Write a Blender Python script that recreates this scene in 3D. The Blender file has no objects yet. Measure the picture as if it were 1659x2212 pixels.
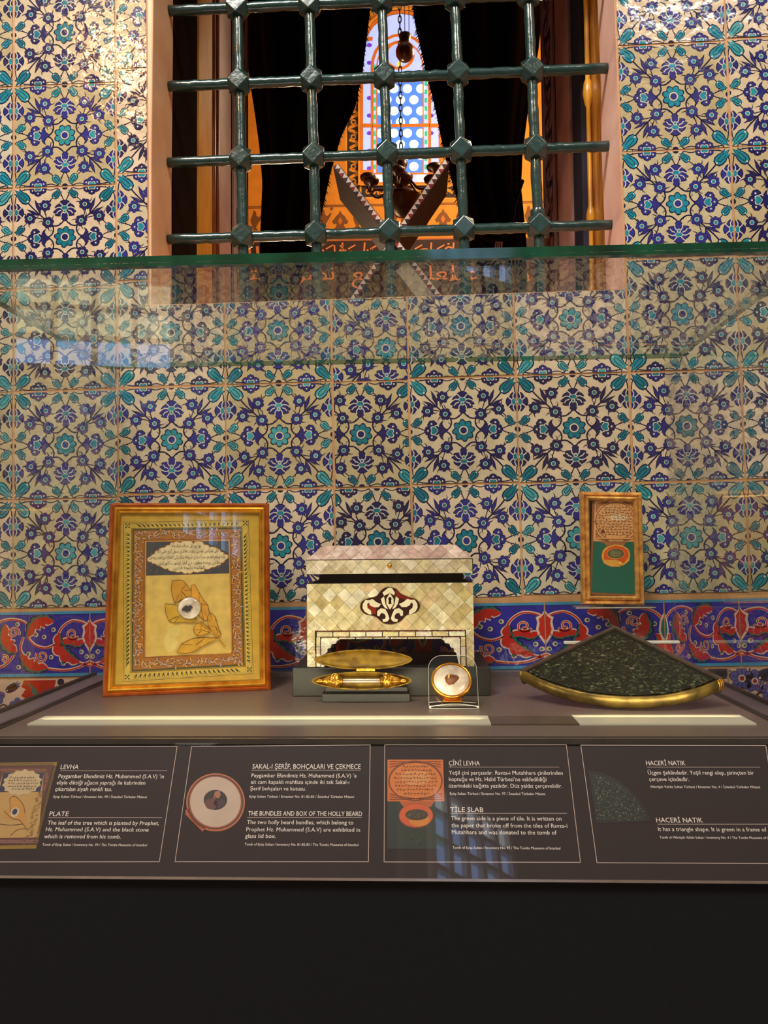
import bpy, math, random, unicodedata
from math import sin, cos, pi, sqrt, atan2, radians
from mathutils import Vector, Matrix, Euler

sc = bpy.context.scene
COL = sc.collection
# ------------------------------------------------------------------ camera
EYE = Vector((0, 0, 1.2866))
F_PX = 1661.0
W_PX, H_PX = 1659.0, 2212.0
CAM_R = (Matrix.Rotation(0.03834, 3, 'Z') @ Matrix.Rotation(pi/2 + 0.04668, 3, 'X')
         @ Matrix.Rotation(-0.00925, 3, 'Z'))
cam_d = bpy.data.cameras.new('camera')
cam = bpy.data.objects.new('camera', cam_d)
COL.objects.link(cam)
cam.matrix_world = Matrix.Translation(EYE) @ CAM_R.to_4x4()
cam_d.sensor_fit = 'VERTICAL'
cam_d.sensor_height = 36.0
cam_d.lens = F_PX / H_PX * 36.0
cam_d.clip_start = 0.02
sc.camera = cam
sc.view_settings.view_transform = 'Standard'
sc.view_settings.look = 'None'
sc.view_settings.gamma = 1.0
sc.view_settings.use_curve_mapping = False
sc.view_settings.exposure = 0.0
# ------------------------------------------------------------------ world and lamps
wd = bpy.data.worlds.new('world'); sc.world = wd; wd.use_nodes = True
bg = wd.node_tree.nodes['Background']
bg.inputs[0].default_value = (1.0, 0.93, 0.84, 1); bg.inputs[1].default_value = 0.34


def lamp(name, kind, loc, power, color, size=0.1, size_y=None, target=None, spread=None):
    d = bpy.data.lights.new(name, kind)
    d.energy = power; d.color = color
    if kind == 'AREA':
        d.size = size
        if size_y:
            d.shape = 'RECTANGLE'; d.size_y = size_y
        if spread:
            d.spread = spread
    elif kind in ('POINT', 'SPOT'):
        d.shadow_soft_size = size
    o = bpy.data.objects.new(name, d); COL.objects.link(o); o.location = loc
    if target is not None:
        o.rotation_euler = (Vector(target) - Vector(loc)).to_track_quat('-Z', 'Y').to_euler()
    return o


# ceiling lighting of the gallery (behind and above the visitor), warm lamp high on the left
lamp('gallery_light', 'AREA', (-1.3, -0.9, 5.4), 204, (1.0, 0.94, 0.85), 1.4, 0.9, (0, 1.75, 1.6))
lamp('gallery_fill_right', 'AREA', (1.9, -1.2, 5.4), 75, (1.0, 0.88, 0.72), 1.0, 0.9, (-.2, 1.9, 2.2))  # added fill, brightens the left jamb and the golden stile
lamp('warm_lamp', 'POINT', (-1.72, -0.9, 4.2), 56, (1.0, 0.54, 0.20), 0.07)
# light strip lamps of the case (just over the diffusers, shining up and back)
lamp('case_light_long', 'AREA', (-0.26, 1.285, 1.012), 1.35, (1.0, 0.86, 0.58), 0.74, 0.03, (-0.26, 1.55, 1.16))
lamp('case_light_short', 'AREA', (0.40, 1.30, 1.012), 0.4, (1.0, 0.86, 0.58), 0.27, 0.03, (0.40, 1.60, 1.16))
# inner chamber: added point lights without fixtures, brightening the far wall
lamp('chamber_fill', 'POINT', (0.9, 3.9, 3.9), 150, (1.0, 0.78, 0.48), 0.25)
lamp('chamber_fill_low', 'POINT', (-0.7, 4.4, 2.2), 50, (1.0, 0.78, 0.48), 0.2)
# ------------------------------------------------------------------ pixel rays -> points on real planes


def ray(px, py):
    return CAM_R @ Vector(((px - W_PX/2)/F_PX, -(py - H_PX/2)/F_PX, -1.0))


def on_y(px, py, y):
    d = ray(px, py); return EYE + d*(y/d.y)


def on_z(px, py, z):
    d = ray(px, py); return EYE + d*((z - EYE.z)/d.z)


class Plane:
    """a plane with 2D coordinates: p = o + u*ux + v*uz, out = towards viewer"""
    def __init__(s, m):
        s.m = m; s.i = m.inverted()

    def px(s, px, py):
        a = s.i @ EYE; b = s.i.to_3x3() @ ray(px, py)
        t = -a.y / b.y
        p = a + b*t
        return (p.x, p.z)


# ------------------------------------------------------------------ colours and materials
def lin1(c):
    c /= 255.0
    return c/12.92 if c <= 0.04045 else ((c + 0.055)/1.055)**2.4


def L(r, g, b):
    return (lin1(r), lin1(g), lin1(b))


MATS = {}


def nodes_of(name):
    m = bpy.data.materials.new(name); m.use_nodes = True
    nt = m.node_tree
    b = nt.nodes['Principled BSDF']
    MATS[name] = m
    return m, nt, b


def mat(name, col, rough=0.5, metal=0.0, var=0.12, scale=30.0, bump=0.0, coat=0.0, spec=None, col2=None, stretch=None):
    """plain procedural material: two tones mixed by noise, optional bump"""
    m, nt, b = nodes_of(name)
    tc = nt.nodes.new('ShaderNodeTexCoord'); nz = nt.nodes.new('ShaderNodeTexNoise')
    mp = nt.nodes.new('ShaderNodeMapping')
    nt.links.new(tc.outputs['Object'], mp.inputs[0]); nt.links.new(mp.outputs[0], nz.inputs[0])
    if stretch:
        mp.inputs['Scale'].default_value = stretch
    nz.inputs['Scale'].default_value = scale; nz.inputs['Detail'].default_value = 5
    mx = nt.nodes.new('ShaderNodeMix'); mx.data_type = 'RGBA'
    rp = nt.nodes.new('ShaderNodeMapRange'); rp.inputs[1].default_value = 0.3; rp.inputs[2].default_value = 0.7
    nt.links.new(nz.outputs[0], rp.inputs[0]); nt.links.new(rp.outputs[0], mx.inputs[0])
    if col2 is None:
        mx.inputs[6].default_value = (*[c*(1 - var) for c in col], 1)
        mx.inputs[7].default_value = (*[min(1, c*(1 + var)) for c in col], 1)
    else:
        mx.inputs[6].default_value = (*col, 1); mx.inputs[7].default_value = (*col2, 1)
    nt.links.new(mx.outputs[2], b.inputs['Base Color'])
    b.inputs['Roughness'].default_value = rough; b.inputs['Metallic'].default_value = metal
    b.inputs['Coat Weight'].default_value = coat; b.inputs['Coat Roughness'].default_value = 0.02 if coat >= 0.8 else 0.08
    if spec is not None:
        b.inputs['Specular IOR Level'].default_value = spec
    if bump:
        bp = nt.nodes.new('ShaderNodeBump'); bp.inputs['Strength'].default_value = bump
        bp.inputs['Distance'].default_value = 0.004
        nt.links.new(nz.outputs[0], bp.inputs['Height']); nt.links.new(bp.outputs[0], b.inputs['Normal'])
    return m


def art_mat(name, rough=0.35, coat=0.0, mottle=0.10, scale=40, bump=0.0, bscale=18, metal=0.0, emit=0.0, spec=0.5):
    """colour (and roughness, in alpha) come from the painted pattern, mottled by noise"""
    m, nt, b = nodes_of(name)
    at = nt.nodes.new('ShaderNodeVertexColor'); at.layer_name = 'paint'
    tc = nt.nodes.new('ShaderNodeTexCoord'); nz = nt.nodes.new('ShaderNodeTexNoise')
    nt.links.new(tc.outputs['Object'], nz.inputs[0])
    nz.inputs['Scale'].default_value = scale; nz.inputs['Detail'].default_value = 6
    rp = nt.nodes.new('ShaderNodeMapRange')
    rp.inputs[1].default_value = 0.3; rp.inputs[2].default_value = 0.7
    rp.inputs[3].default_value = 1 - mottle; rp.inputs[4].default_value = 1 + mottle
    nt.links.new(nz.outputs[0], rp.inputs[0])
    mx = nt.nodes.new('ShaderNodeVectorMath'); mx.operation = 'SCALE'
    nt.links.new(at.outputs['Color'], mx.inputs[0]); nt.links.new(rp.outputs[0], mx.inputs['Scale'])
    nt.links.new(mx.outputs[0], b.inputs['Base Color'])
    ml = nt.nodes.new('ShaderNodeMath'); ml.operation = 'MULTIPLY'; ml.inputs[1].default_value = rough
    nt.links.new(at.outputs['Alpha'], ml.inputs[0]); nt.links.new(ml.outputs[0], b.inputs['Roughness'])
    b.inputs['Coat Weight'].default_value = coat; b.inputs['Coat Roughness'].default_value = 0.02 if coat >= 0.8 else 0.06
    b.inputs['Metallic'].default_value = metal; b.inputs['Specular IOR Level'].default_value = spec
    if emit:
        nt.links.new(mx.outputs[0], b.inputs['Emission Color']); b.inputs['Emission Strength'].default_value = emit
    if bump:
        n2 = nt.nodes.new('ShaderNodeTexNoise'); nt.links.new(tc.outputs['Object'], n2.inputs[0])
        n2.inputs['Scale'].default_value = bscale; n2.inputs['Detail'].default_value = 3
        bp = nt.nodes.new('ShaderNodeBump'); bp.inputs['Strength'].default_value = bump
        bp.inputs['Distance'].default_value = 0.01
        nt.links.new(n2.outputs[0], bp.inputs['Height']); nt.links.new(bp.outputs[0], b.inputs['Normal'])
        if coat:
            nt.links.new(bp.outputs[0], b.inputs['Coat Normal'])
    return m


def glass_mat(name, tint=(0.985, 0.996, 0.99), rough=0.0, ior=1.5):
    m = bpy.data.materials.new(name); m.use_nodes = True; nt = m.node_tree
    nt.nodes.clear()
    out = nt.nodes.new('ShaderNodeOutputMaterial'); mx = nt.nodes.new('ShaderNodeMixShader')
    tr = nt.nodes.new('ShaderNodeBsdfTransparent'); gl = nt.nodes.new('ShaderNodeBsdfGlossy')
    fr = nt.nodes.new('ShaderNodeFresnel'); ge = nt.nodes.new('ShaderNodeNewGeometry')
    mr = nt.nodes.new('ShaderNodeMapRange')
    mr.inputs[3].default_value = ior; mr.inputs[4].default_value = 1/ior
    nt.links.new(ge.outputs['Backfacing'], mr.inputs[0]); nt.links.new(mr.outputs[0], fr.inputs['IOR'])
    nz = nt.nodes.new('ShaderNodeTexNoise'); nz.inputs['Scale'].default_value = 3
    tc = nt.nodes.new('ShaderNodeTexCoord'); nt.links.new(tc.outputs['Object'], nz.inputs[0])
    cm = nt.nodes.new('ShaderNodeMix'); cm.data_type = 'RGBA'
    cm.inputs[6].default_value = (*[c*0.985 for c in tint], 1); cm.inputs[7].default_value = (*tint, 1)
    nt.links.new(nz.outputs[0], cm.inputs[0]); nt.links.new(cm.outputs[2], tr.inputs[0])
    gl.inputs['Roughness'].default_value = rough
    nt.links.new(fr.outputs[0], mx.inputs[0]); nt.links.new(tr.outputs[0], mx.inputs[1])
    nt.links.new(gl.outputs[0], mx.inputs[2]); nt.links.new(mx.outputs[0], out.inputs[0])
    MATS[name] = m
    return m


def emit_mat(name, col, strength, var=0.1, scale=20):
    m, nt, b = nodes_of(name)
    tc = nt.nodes.new('ShaderNodeTexCoord'); nz = nt.nodes.new('ShaderNodeTexNoise')
    nt.links.new(tc.outputs['Object'], nz.inputs[0]); nz.inputs['Scale'].default_value = scale
    mx = nt.nodes.new('ShaderNodeMix'); mx.data_type = 'RGBA'; nt.links.new(nz.outputs[0], mx.inputs[0])
    mx.inputs[6].default_value = (*[c*(1 - var) for c in col], 1); mx.inputs[7].default_value = (*[c*(1 + var) for c in col], 1)
    nt.links.new(mx.outputs[2], b.inputs['Emission Color']); b.inputs['Emission Strength'].default_value = strength
    b.inputs['Base Color'].default_value = (*[min(.8, c)*.45 for c in col], 1); b.inputs['Roughness'].default_value = 0.3
    return m


# ------------------------------------------------------------------ objects
def link(o, parent=None):
    COL.objects.link(o)
    if parent is not None:
        o.parent = parent
    return o


def tag(o, label=None, cat=None, group=None, kind=None):
    if label: o['label'] = label
    if cat: o['category'] = cat
    if group: o['group'] = group
    if kind: o['kind'] = kind
    return o


def thing(name, label, cat, m=None, group=None):
    o = bpy.data.objects.new(name, None); COL.objects.link(o); o.empty_display_size = 0.05
    if m is not None:
        o.matrix_world = m
    tag(o, label, cat, group)
    return o


class MB:
    """collects solid shapes into ONE mesh"""
    def __init__(s):
        s.v = []; s.f = []; s.sm = []; s.mi = []; s.cur = 0

    def add(s, vs, fs, smooth=False):
        n = len(s.v); s.v += [tuple(p) for p in vs]
        for f in fs:
            s.f.append([i + n for i in f]); s.sm.append(smooth); s.mi.append(s.cur)
        return s

    def box(s, a, b, bev=0.0):
        x0, y0, z0 = a; x1, y1, z1 = b
        if not bev:
            vs = [(x0, y0, z0), (x1, y0, z0), (x1, y1, z0), (x0, y1, z0), (x0, y0, z1), (x1, y0, z1), (x1, y1, z1), (x0, y1, z1)]
            return s.add(vs, [(0, 3, 2, 1), (4, 5, 6, 7), (0, 1, 5, 4), (1, 2, 6, 5), (2, 3, 7, 6), (3, 0, 4, 7)])
        e = bev
        rings = []
        for z, i in ((z0, e), (z0 + e, 0), (z1 - e, 0), (z1, e)):
            q = e
            rings.append([(x0 + i + q, y0 + i, z), (x1 - i - q, y0 + i, z), (x1 - i, y0 + i + q, z), (x1 - i, y1 - i - q, z),
                          (x1 - i - q, y1 - i, z), (x0 + i + q, y1 - i, z), (x0 + i, y1 - i - q, z), (x0 + i, y0 + i + q, z)])
        vs = [p for r in rings for p in r]; fs = []
        for k in range(3):
            for j in range(8):
                a_, b_ = k*8 + j, k*8 + (j + 1) % 8
                fs.append((a_, b_, b_ + 8, a_ + 8))
        fs.append(tuple(range(7, -1, -1))); fs.append(tuple(range(24, 32)))
        return s.add(vs, fs)

    def prism(s, poly, y0, y1):
        """poly in (x,z), extruded along y; y0 front"""
        n = len(poly)
        vs = [(x, y0, z) for x, z in poly] + [(x, y1, z) for x, z in poly]
        fs = [tuple(range(n)), tuple(range(2*n - 1, n - 1, -1))]
        fs += [(i, i + n, (i + 1) % n + n, (i + 1) % n) for i in range(n)]
        return s.add(vs, fs)

    def tube(s, pts, r, n=10, cap=True, smooth=True, closed=False):
        pts = [Vector(p) for p in pts]; m = len(pts)
        rr = r if callable(r) else (lambda t: r)
        vs = []; fs = []
        up = None
        for i, p in enumerate(pts):
            if closed:
                t = (pts[(i + 1) % m] - pts[i - 1]).normalized()
            else:
                t = (pts[min(i + 1, m - 1)] - pts[max(i - 1, 0)]).normalized()
            if up is None:
                up = t.orthogonal().normalized()
            else:
                up = (up - t*up.dot(t)).normalized()
            w = t.cross(up); R = rr(i/max(1, m - 1))
            for k in range(n):
                a = 2*pi*k/n
                vs.append(p + up*(cos(a)*R) + w*(sin(a)*R))
        rng = m if closed else m - 1
        for i in range(rng):
            for k in range(n):
                a0, b0 = i*n + k, i*n + (k + 1) % n
                c0, d0 = ((i + 1) % m)*n + (k + 1) % n, ((i + 1) % m)*n + k
                fs.append((a0, b0, c0, d0))
        if cap and not closed:
            fs.append(tuple(range(n - 1, -1, -1))); fs.append(tuple(range((m - 1)*n, m*n)))
        return s.add(vs, fs, smooth)

    def lathe(s, prof, n=28, m=None, smooth=True):
        """prof: (radius, height) along local z; m: Matrix placing it"""
        m = m or Matrix.Identity(4)
        vs = []; fs = []
        for r, h in prof:
            for k in range(n):
                a = 2*pi*k/n; vs.append(m @ Vector((r*cos(a), r*sin(a), h)))
        for i in range(len(prof) - 1):
            for k in range(n):
                fs.append((i*n + k, i*n + (k + 1) % n, (i + 1)*n + (k + 1) % n, (i + 1)*n + k))
        fs.append(tuple(range(n - 1, -1, -1))); fs.append(tuple(range((len(prof) - 1)*n, len(prof)*n)))
        return s.add(vs, fs, smooth)

    def cubocta(s, c, h):
        import itertools
        vs = []
        for p in itertools.product((-1, 0, 1), repeat=3):
            if sum(abs(q) for q in p) == 2:
                vs.append(p)
        idx = {p: i for i, p in enumerate(vs)}
        fs = []
        for ax in range(3):
            for sg in (-1, 1):
                o = [i for i in range(3) if i != ax]
                q = []
                for d0, d1 in ((1, 0), (0, 1), (-1, 0), (0, -1)):
                    p = [0, 0, 0]; p[ax] = sg; p[o[0]] = d0; p[o[1]] = d1
                    q.append(idx[tuple(p)])
                fs.append(q)
        for sx in (-1, 1):
            for sy in (-1, 1):
                for sz in (-1, 1):
                    fs.append([idx[(sx, sy, 0)], idx[(0, sy, sz)], idx[(sx, 0, sz)]])
        # fix windings outward
        out = []
        for f in fs:
            a, b, d = (Vector(vs[f[0]]), Vector(vs[f[1]]), Vector(vs[f[2]]))
            nrm = (b - a).cross(d - a); cen = sum((Vector(vs[i]) for i in f), Vector())/len(f)
            out.append(f if nrm.dot(cen) > 0 else f[::-1])
        return s.add([(c[0] + p[0]*h, c[1] + p[1]*h, c[2] + p[2]*h) for p in vs], out)

    def xf(s, m, start=0):
        s.v[start:] = [tuple(m @ Vector(p)) for p in s.v[start:]]
        return s

    def build(s, name, mats, parent=None, bevel=0.0):
        me = bpy.data.meshes.new(name)
        me.from_pydata(s.v, [], s.f)
        me.polygons.foreach_set('use_smooth', s.sm)
        ms = mats if isinstance(mats, (list, tuple)) else [mats]
        for m in ms:
            me.materials.append(m if not isinstance(m, str) else MATS[m])
        if len(ms) > 1:
            me.polygons.foreach_set('material_index', s.mi)
        me.update()
        o = bpy.data.objects.new(name, me); link(o, parent)
        if bevel:
            b = o.modifiers.new('bevel', 'BEVEL'); b.width = bevel; b.segments = 2; b.limit_method = 'ANGLE'
        return o


def frame_sweep(mb, w, h, prof):
    """mitred moulding: prof = (inset from outer edge, y) points, closed section; base at z=0, centred in x"""
    n = len(prof); vs = []; fs = []
    for (sx, sz) in ((-1, 0), (1, 0), (1, 1), (-1, 1)):
        for d, y in prof:
            vs.append((sx*(w/2 - d), y, (h - d) if sz else d))
    for c in range(4):
        for k in range(n):
            a, b = c*n + k, c*n + (k + 1) % n
            c2 = (c + 1) % 4
            fs.append((a, c2*n + k, c2*n + (k + 1) % n, b))
    return mb.add(vs, fs)


# ------------------------------------------------------------------ painted patterns (flat shapes in layers)
def clip_poly(pts, r):
    x0, z0, x1, z1 = r
    for ax, lim, sg in ((0, x0, 1), (0, x1, -1), (1, z0, 1), (1, z1, -1)):
        out = []; n = len(pts)
        for i in range(n):
            p, q = pts[i], pts[(i + 1) % n]
            dp, dq = (p[ax] - lim)*sg, (q[ax] - lim)*sg
            if dp >= 0: out.append(p)
            if (dp >= 0) != (dq >= 0):
                t = dp/(dp - dq)
                out.append((p[0] + (q[0] - p[0])*t, p[1] + (q[1] - p[1])*t))
        pts = out
        if len(pts) < 3: return []
    return pts


_TXT = {}


def text_polys(s, res=2):
    k = (s, res)
    if k not in _TXT:
        c = bpy.data.curves.new('txt', 'FONT'); c.body = s; c.resolution_u = res
        o = bpy.data.objects.new('txt', c); COL.objects.link(o)
        dg = bpy.context.evaluated_depsgraph_get(); dg.update()
        m = bpy.data.meshes.new_from_object(o.evaluated_get(dg))
        vs = [(v.co.x, v.co.y) for v in m.vertices]
        _TXT[k] = (vs, [list(p.vertices) for p in m.polygons])
        bpy.data.objects.remove(o); bpy.data.curves.remove(c); bpy.data.meshes.remove(m)
    return _TXT[k]


_FORMS = {}
for cp in list(range(0xFB50, 0xFBFF)) + list(range(0xFE80, 0xFEFD)):
    d_ = unicodedata.decomposition(chr(cp)).split()
    if len(d_) >= 2 and d_[0] in ('<isolated>', '<final>', '<initial>', '<medial>'):
        _FORMS.setdefault(''.join(chr(int(x, 16)) for x in d_[1:]), {})[d_[0][1:-1]] = chr(cp)


def arabic(s):
    """shape a string with presentation forms, in visual order"""
    out = []; i = 0; s2 = []
    while i < len(s):
        if s[i:i + 2] in _FORMS and len(s[i:i + 2]) == 2:
            s2.append(s[i:i + 2]); i += 2
        else:
            s2.append(s[i]); i += 1
    for k, c in enumerate(s2):
        f = _FORMS.get(c)
        if not f:
            out.append(c); continue
        pf = _FORMS.get(s2[k - 1]) if k else None
        nf = _FORMS.get(s2[k + 1]) if k + 1 < len(s2) else None
        pj = bool(pf and 'initial' in pf); nj = bool(nf and 'final' in nf) and 'initial' in f
        key = 'medial' if pj and nj and 'medial' in f else 'final' if pj and 'final' in f else 'initial' if nj else 'isolated'
        out.append(f.get(key, c))
    return ''.join(reversed(out))


class Art:
    def __init__(s, eps=0.00012):
        s.v = []; s.f = []; s.c = []; s.eps = eps
        s.T = lambda u, v: (u, v); s.clip = None; s.tilt = None; s.sc = 1.0

    def raw(s, pts, col, layer, rough=1.0):
        if s.clip:
            pts = clip_poly(pts, s.clip)
            if len(pts) < 3: return
        n = len(s.v); y = -layer*s.eps
        a = 0.0
        for i in range(len(pts)):
            a += pts[i - 1][0]*pts[i][1] - pts[i][0]*pts[i - 1][1]
        if a < 0: pts = pts[::-1]
        if s.tilt:
            s.v += [(p[0], y + s.tilt(p[0], p[1]), p[1]) for p in pts]
        else:
            s.v += [(p[0], y, p[1]) for p in pts]
        s.f.append(list(range(n, n + len(pts)))); s.c.append((*col, rough))

    def poly(s, pts, col, layer, rough=1.0):
        s.raw([s.T(*p) for p in pts], col, layer, rough)

    def stroke(s, pts, w, col, layer, closed=False, taper=None):
        """w in pattern units; drawn quad by quad with shared mitres"""
        n = len(pts)
        lft = []; rgt = []
        for i in range(n):
            a = pts[i - 1] if (i or closed) else pts[0]
            b = pts[(i + 1) % n] if (i < n - 1 or closed) else pts[-1]
            dx, dz = b[0] - a[0], b[1] - a[1]; l = sqrt(dx*dx + dz*dz) or 1
            k = w/2*(taper(i/max(1, n - 1)) if taper else 1)
            lft.append((pts[i][0] - dz/l*k, pts[i][1] + dx/l*k)); rgt.append((pts[i][0] + dz/l*k, pts[i][1] - dx/l*k))
        for i in range(n if closed else n - 1):
            j = (i + 1) % n
            s.poly([lft[i], rgt[i], rgt[j], lft[j]], col, layer)

    def ell(s, c, rx, rz, col, layer, n=14, rot=0.0, rough=1.0):
        ca, sa = cos(rot), sin(rot)
        s.poly([(c[0] + rx*cos(t)*ca - rz*sin(t)*sa, c[1] + rx*cos(t)*sa + rz*sin(t)*ca)
                for t in (2*pi*k/n for k in range(n))], col, layer, rough)

    def ring(s, c, r, w, col, layer, n=16):
        s.stroke([(c[0] + r*cos(2*pi*k/n), c[1] + r*sin(2*pi*k/n)) for k in range(n)], w, col, layer, True)

    def text(s, txt, x, z, size, col, layer, width=None, align=0.0, shear=0.0, res=2, xscale=1.0):
        vs, fs = text_polys(txt, res)
        if not vs: return
        x0 = min(v[0] for v in vs); x1 = max(v[0] for v in vs)
        kx = width/(x1 - x0) if width else size*xscale
        ox = x - align*(x1 - x0)*kx
        P = [(ox + (v[0] - x0)*kx + shear*v[1]*size, z + v[1]*size) for v in vs]
        for f in fs:
            s.poly([P[i] for i in f], col, layer)

    def build(s, name, m, parent=None):
        me = bpy.data.meshes.new(name); me.from_pydata(s.v, [], s.f)
        ca = me.color_attributes.new('paint', 'FLOAT_COLOR', 'CORNER')
        buf = []
        for f, c in zip(s.f, s.c): buf += list(c)*len(f)
        ca.data.foreach_set('color', buf)
        me.materials.append(MATS[m] if isinstance(m, str) else m); me.update()
        o = bpy.data.objects.new(name, me); link(o, parent)
        return o


def spline(pts, n=8):
    out = []
    m = len(pts)
    for i in range(m - 1):
        p0 = pts[max(0, i - 1)]; p1 = pts[i]; p2 = pts[i + 1]; p3 = pts[min(m - 1, i + 2)]
        for k in range(n):
            t = k/n
            out.append(tuple(0.5*((2*p1[d]) + (-p0[d] + p2[d])*t + (2*p0[d] - 5*p1[d] + 4*p2[d] - p3[d])*t*t
                                  + (-p0[d] + 3*p1[d] - 3*p2[d] + p3[d])*t**3) for d in range(len(p1))))
    out.append(tuple(pts[-1]))
    return out
# ------------------------------------------------------------------ materials
art_mat('glaze', rough=0.14, coat=0.35, mottle=0.13, scale=26, bump=0.20, bscale=26, spec=0.5)
art_mat('print', rough=0.5, mottle=0.07, scale=60)
art_mat('board_print', rough=0.5, coat=0.8, mottle=0.06, scale=30)
art_mat('paint', rough=0.75, mottle=0.14, scale=9)
art_mat('pearl', rough=0.22, coat=0.5, mottle=0.26, scale=70, bump=0.32, bscale=75)
art_mat('gilt_print', rough=0.42, mottle=0.16, scale=45)
art_mat('stained', rough=0.3, mottle=0.06, scale=12, emit=1.0)
art_mat('chips', rough=0.5, coat=0.05, mottle=0.2, scale=60, spec=0.2)
art_mat('inlay', rough=0.3, coat=0.2, mottle=0.12, scale=40)
glass_mat('glass')
glass_mat('acrylic', (0.97, 0.98, 0.98))
mat('glass_edge', L(22, 88, 62), 0.08, coat=0.6, scale=14, col2=L(8, 48, 36), var=0.3)
mat('deck', L(108, 92, 84), 0.34, scale=60, var=0.05)
mat('rim', L(112, 98, 106), 0.35, metal=0.25, scale=50, var=0.06)
mat('rim_dark', L(30, 25, 24), 0.4, scale=50)
mat('groove', L(9, 8, 8), 0.8, spec=.1)
mat('metal_line', L(165, 150, 140), 0.25, metal=0.8)
mat('board', L(42, 33, 34), 0.6, coat=0.8, spec=.25, scale=25, var=0.05)
mat('base_black', L(24, 25, 30), 0.6, scale=70, var=0.06, spec=0.25)
mat('black_block', L(28, 27, 26), 0.42, scale=160, var=0.10, bump=0.06)
mat('marble_left', L(246, 200, 158), 0.45, scale=7, col2=L(222, 168, 128), bump=0.15)  # jamb marble with the orange light put into its colour
mat('marble_right', L(244, 202, 188), 0.45, scale=7, col2=L(222, 172, 158), bump=0.15)  # same marble without the orange light tint
mat('reveal_dark', L(30, 18, 11), 0.95, scale=6, var=0.3, spec=0.05)  # near-black brown, carries the shade of the window recess
mat('wood_honey', L(200, 130, 52), 0.35, scale=14, col2=L(112, 62, 22), coat=0.4, stretch=(8, 8, .7))
mat('wood_gold', L(252, 186, 56), 0.32, scale=14, col2=L(216, 138, 34), coat=0.4, stretch=(8, 8, .7))
mat('wood_dark', L(92, 48, 20), 0.3, scale=14, col2=L(44, 22, 10), coat=0.4, stretch=(8, 8, .7))
mat('wood_orange', L(170, 92, 34), 0.4, scale=14, col2=L(110, 54, 18), stretch=(8, 8, .7))
mat('marble_pink', L(186, 140, 132), 0.4, scale=8, col2=L(150, 106, 104))
mat('iron_green', L(30, 60, 58), 0.24, scale=70, var=0.16, bump=0.32, coat=0.5)
mat('black_cloth', L(18, 13, 11), 0.9, scale=30, var=0.3, spec=0.1)
mat('fringe', L(26, 15, 9), 0.9, scale=80, var=0.3, spec=0.1)
mat('bronze', L(58, 34, 24), 0.35, metal=0.5, scale=30, var=0.2)
mat('wood_ball', L(110, 56, 24), 0.28, scale=12, col2=L(66, 30, 12), coat=0.5)
mat('chain', L(26, 20, 18), 0.5, metal=0.6)
mat('carved', L(58, 34, 24), 0.6, scale=60, col2=L(26, 15, 11), bump=0.5, stretch=(1, 3, 1))
mat('plaster', L(150, 125, 98), 0.9, scale=4)
mat('frame_orange', L(196, 98, 22), 0.3, metal=0.35, scale=40, col2=L(150, 62, 12), coat=0.3)
mat('frame_gold', L(228, 172, 56), 0.27, metal=0.75, scale=45, col2=L(188, 122, 28))
mat('frame_old', L(244, 186, 96), 0.32, metal=0.5, scale=60, col2=L(172, 104, 52), bump=0.25)
mat('brass_in', L(168, 132, 24), 0.55, metal=0.35, scale=50, col2=L(96, 66, 10), bump=0.2)
mat('gold', L(226, 168, 60), 0.25, metal=0.85, scale=120, col2=L(150, 96, 22), bump=0.6)
mat('gold_smooth', L(238, 168, 60), 0.16, metal=0.85, scale=20, col2=L(206, 126, 36))
mat('brass_band', L(150, 122, 58), 0.40, metal=0.75, scale=26, col2=L(66, 54, 28), bump=0.5)
mat('stone_frame', L(52, 40, 34), 0.5, scale=40, col2=L(84, 64, 54))
mat('tortoise', L(84, 22, 12), 0.2, scale=22, col2=L(28, 10, 8), coat=0.6)
mat('velvet_dark', L(20, 12, 10), 0.7)
mat('agate', L(228, 216, 198), 0.22, scale=48, col2=L(172, 150, 130), coat=0.8)
mat('relic_brown', L(130, 72, 30), 0.5, scale=60, col2=L(78, 40, 16), bump=0.4)
mat('relic_pale', L(214, 158, 84), 0.5, scale=60)
mat('acrylic_edge', L(205, 200, 190), 0.15, coat=0.6)
mat('leaf_dry', L(206, 156, 58), 0.6, scale=50, col2=L(168, 112, 30), bump=0.3)
mat('stone_black', L(48, 44, 40), 0.5, scale=80, bump=0.4)
emit_mat('diffuser', L(225, 214, 184), 0.26, 0.12, 9)
mat('diffuser_dim', L(90, 76, 66), 0.3, scale=30)
emit_mat('daylight', (0.72, 0.80, 0.9), 4.5, 0.25, 2.2)
emit_mat('garden', (0.50, 0.52, 0.34), 4.6, 0.9, 24)
emit_mat('sky_blue', (0.30, 0.48, 0.86), 5, 0.3, 1.5)
mat('window_paint', L(226, 220, 208), 0.5, scale=10)
mat('floor_stone', L(120, 108, 96), 0.4, scale=3)
mat('mirror_dark', L(66, 64, 78), 0.12, scale=5, coat=0.8)

# ------------------------------------------------------------------ floral wall tile
NAVYS = [L(44, 46, 118), L(36, 36, 92), L(58, 56, 124), L(40, 38, 80), L(50, 52, 132)]
TURQ = [L(30, 138, 160), L(44, 148, 158), L(20, 116, 134), L(70, 160, 168), L(34, 132, 146)]
INK = L(26, 24, 62)
CREAMS = [L(208, 190, 160), L(198, 184, 150), L(222, 200, 174), L(204, 194, 170), L(192, 174, 136), L(214, 192, 164)]
LINE = L(214, 206, 186)
GROUT = L(204, 152, 104)
rng = random.Random(7)


def rot(p, c, a):
    return (c[0] + p[0]*cos(a) - p[1]*sin(a), c[1] + p[0]*sin(a) + p[1]*cos(a))


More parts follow.
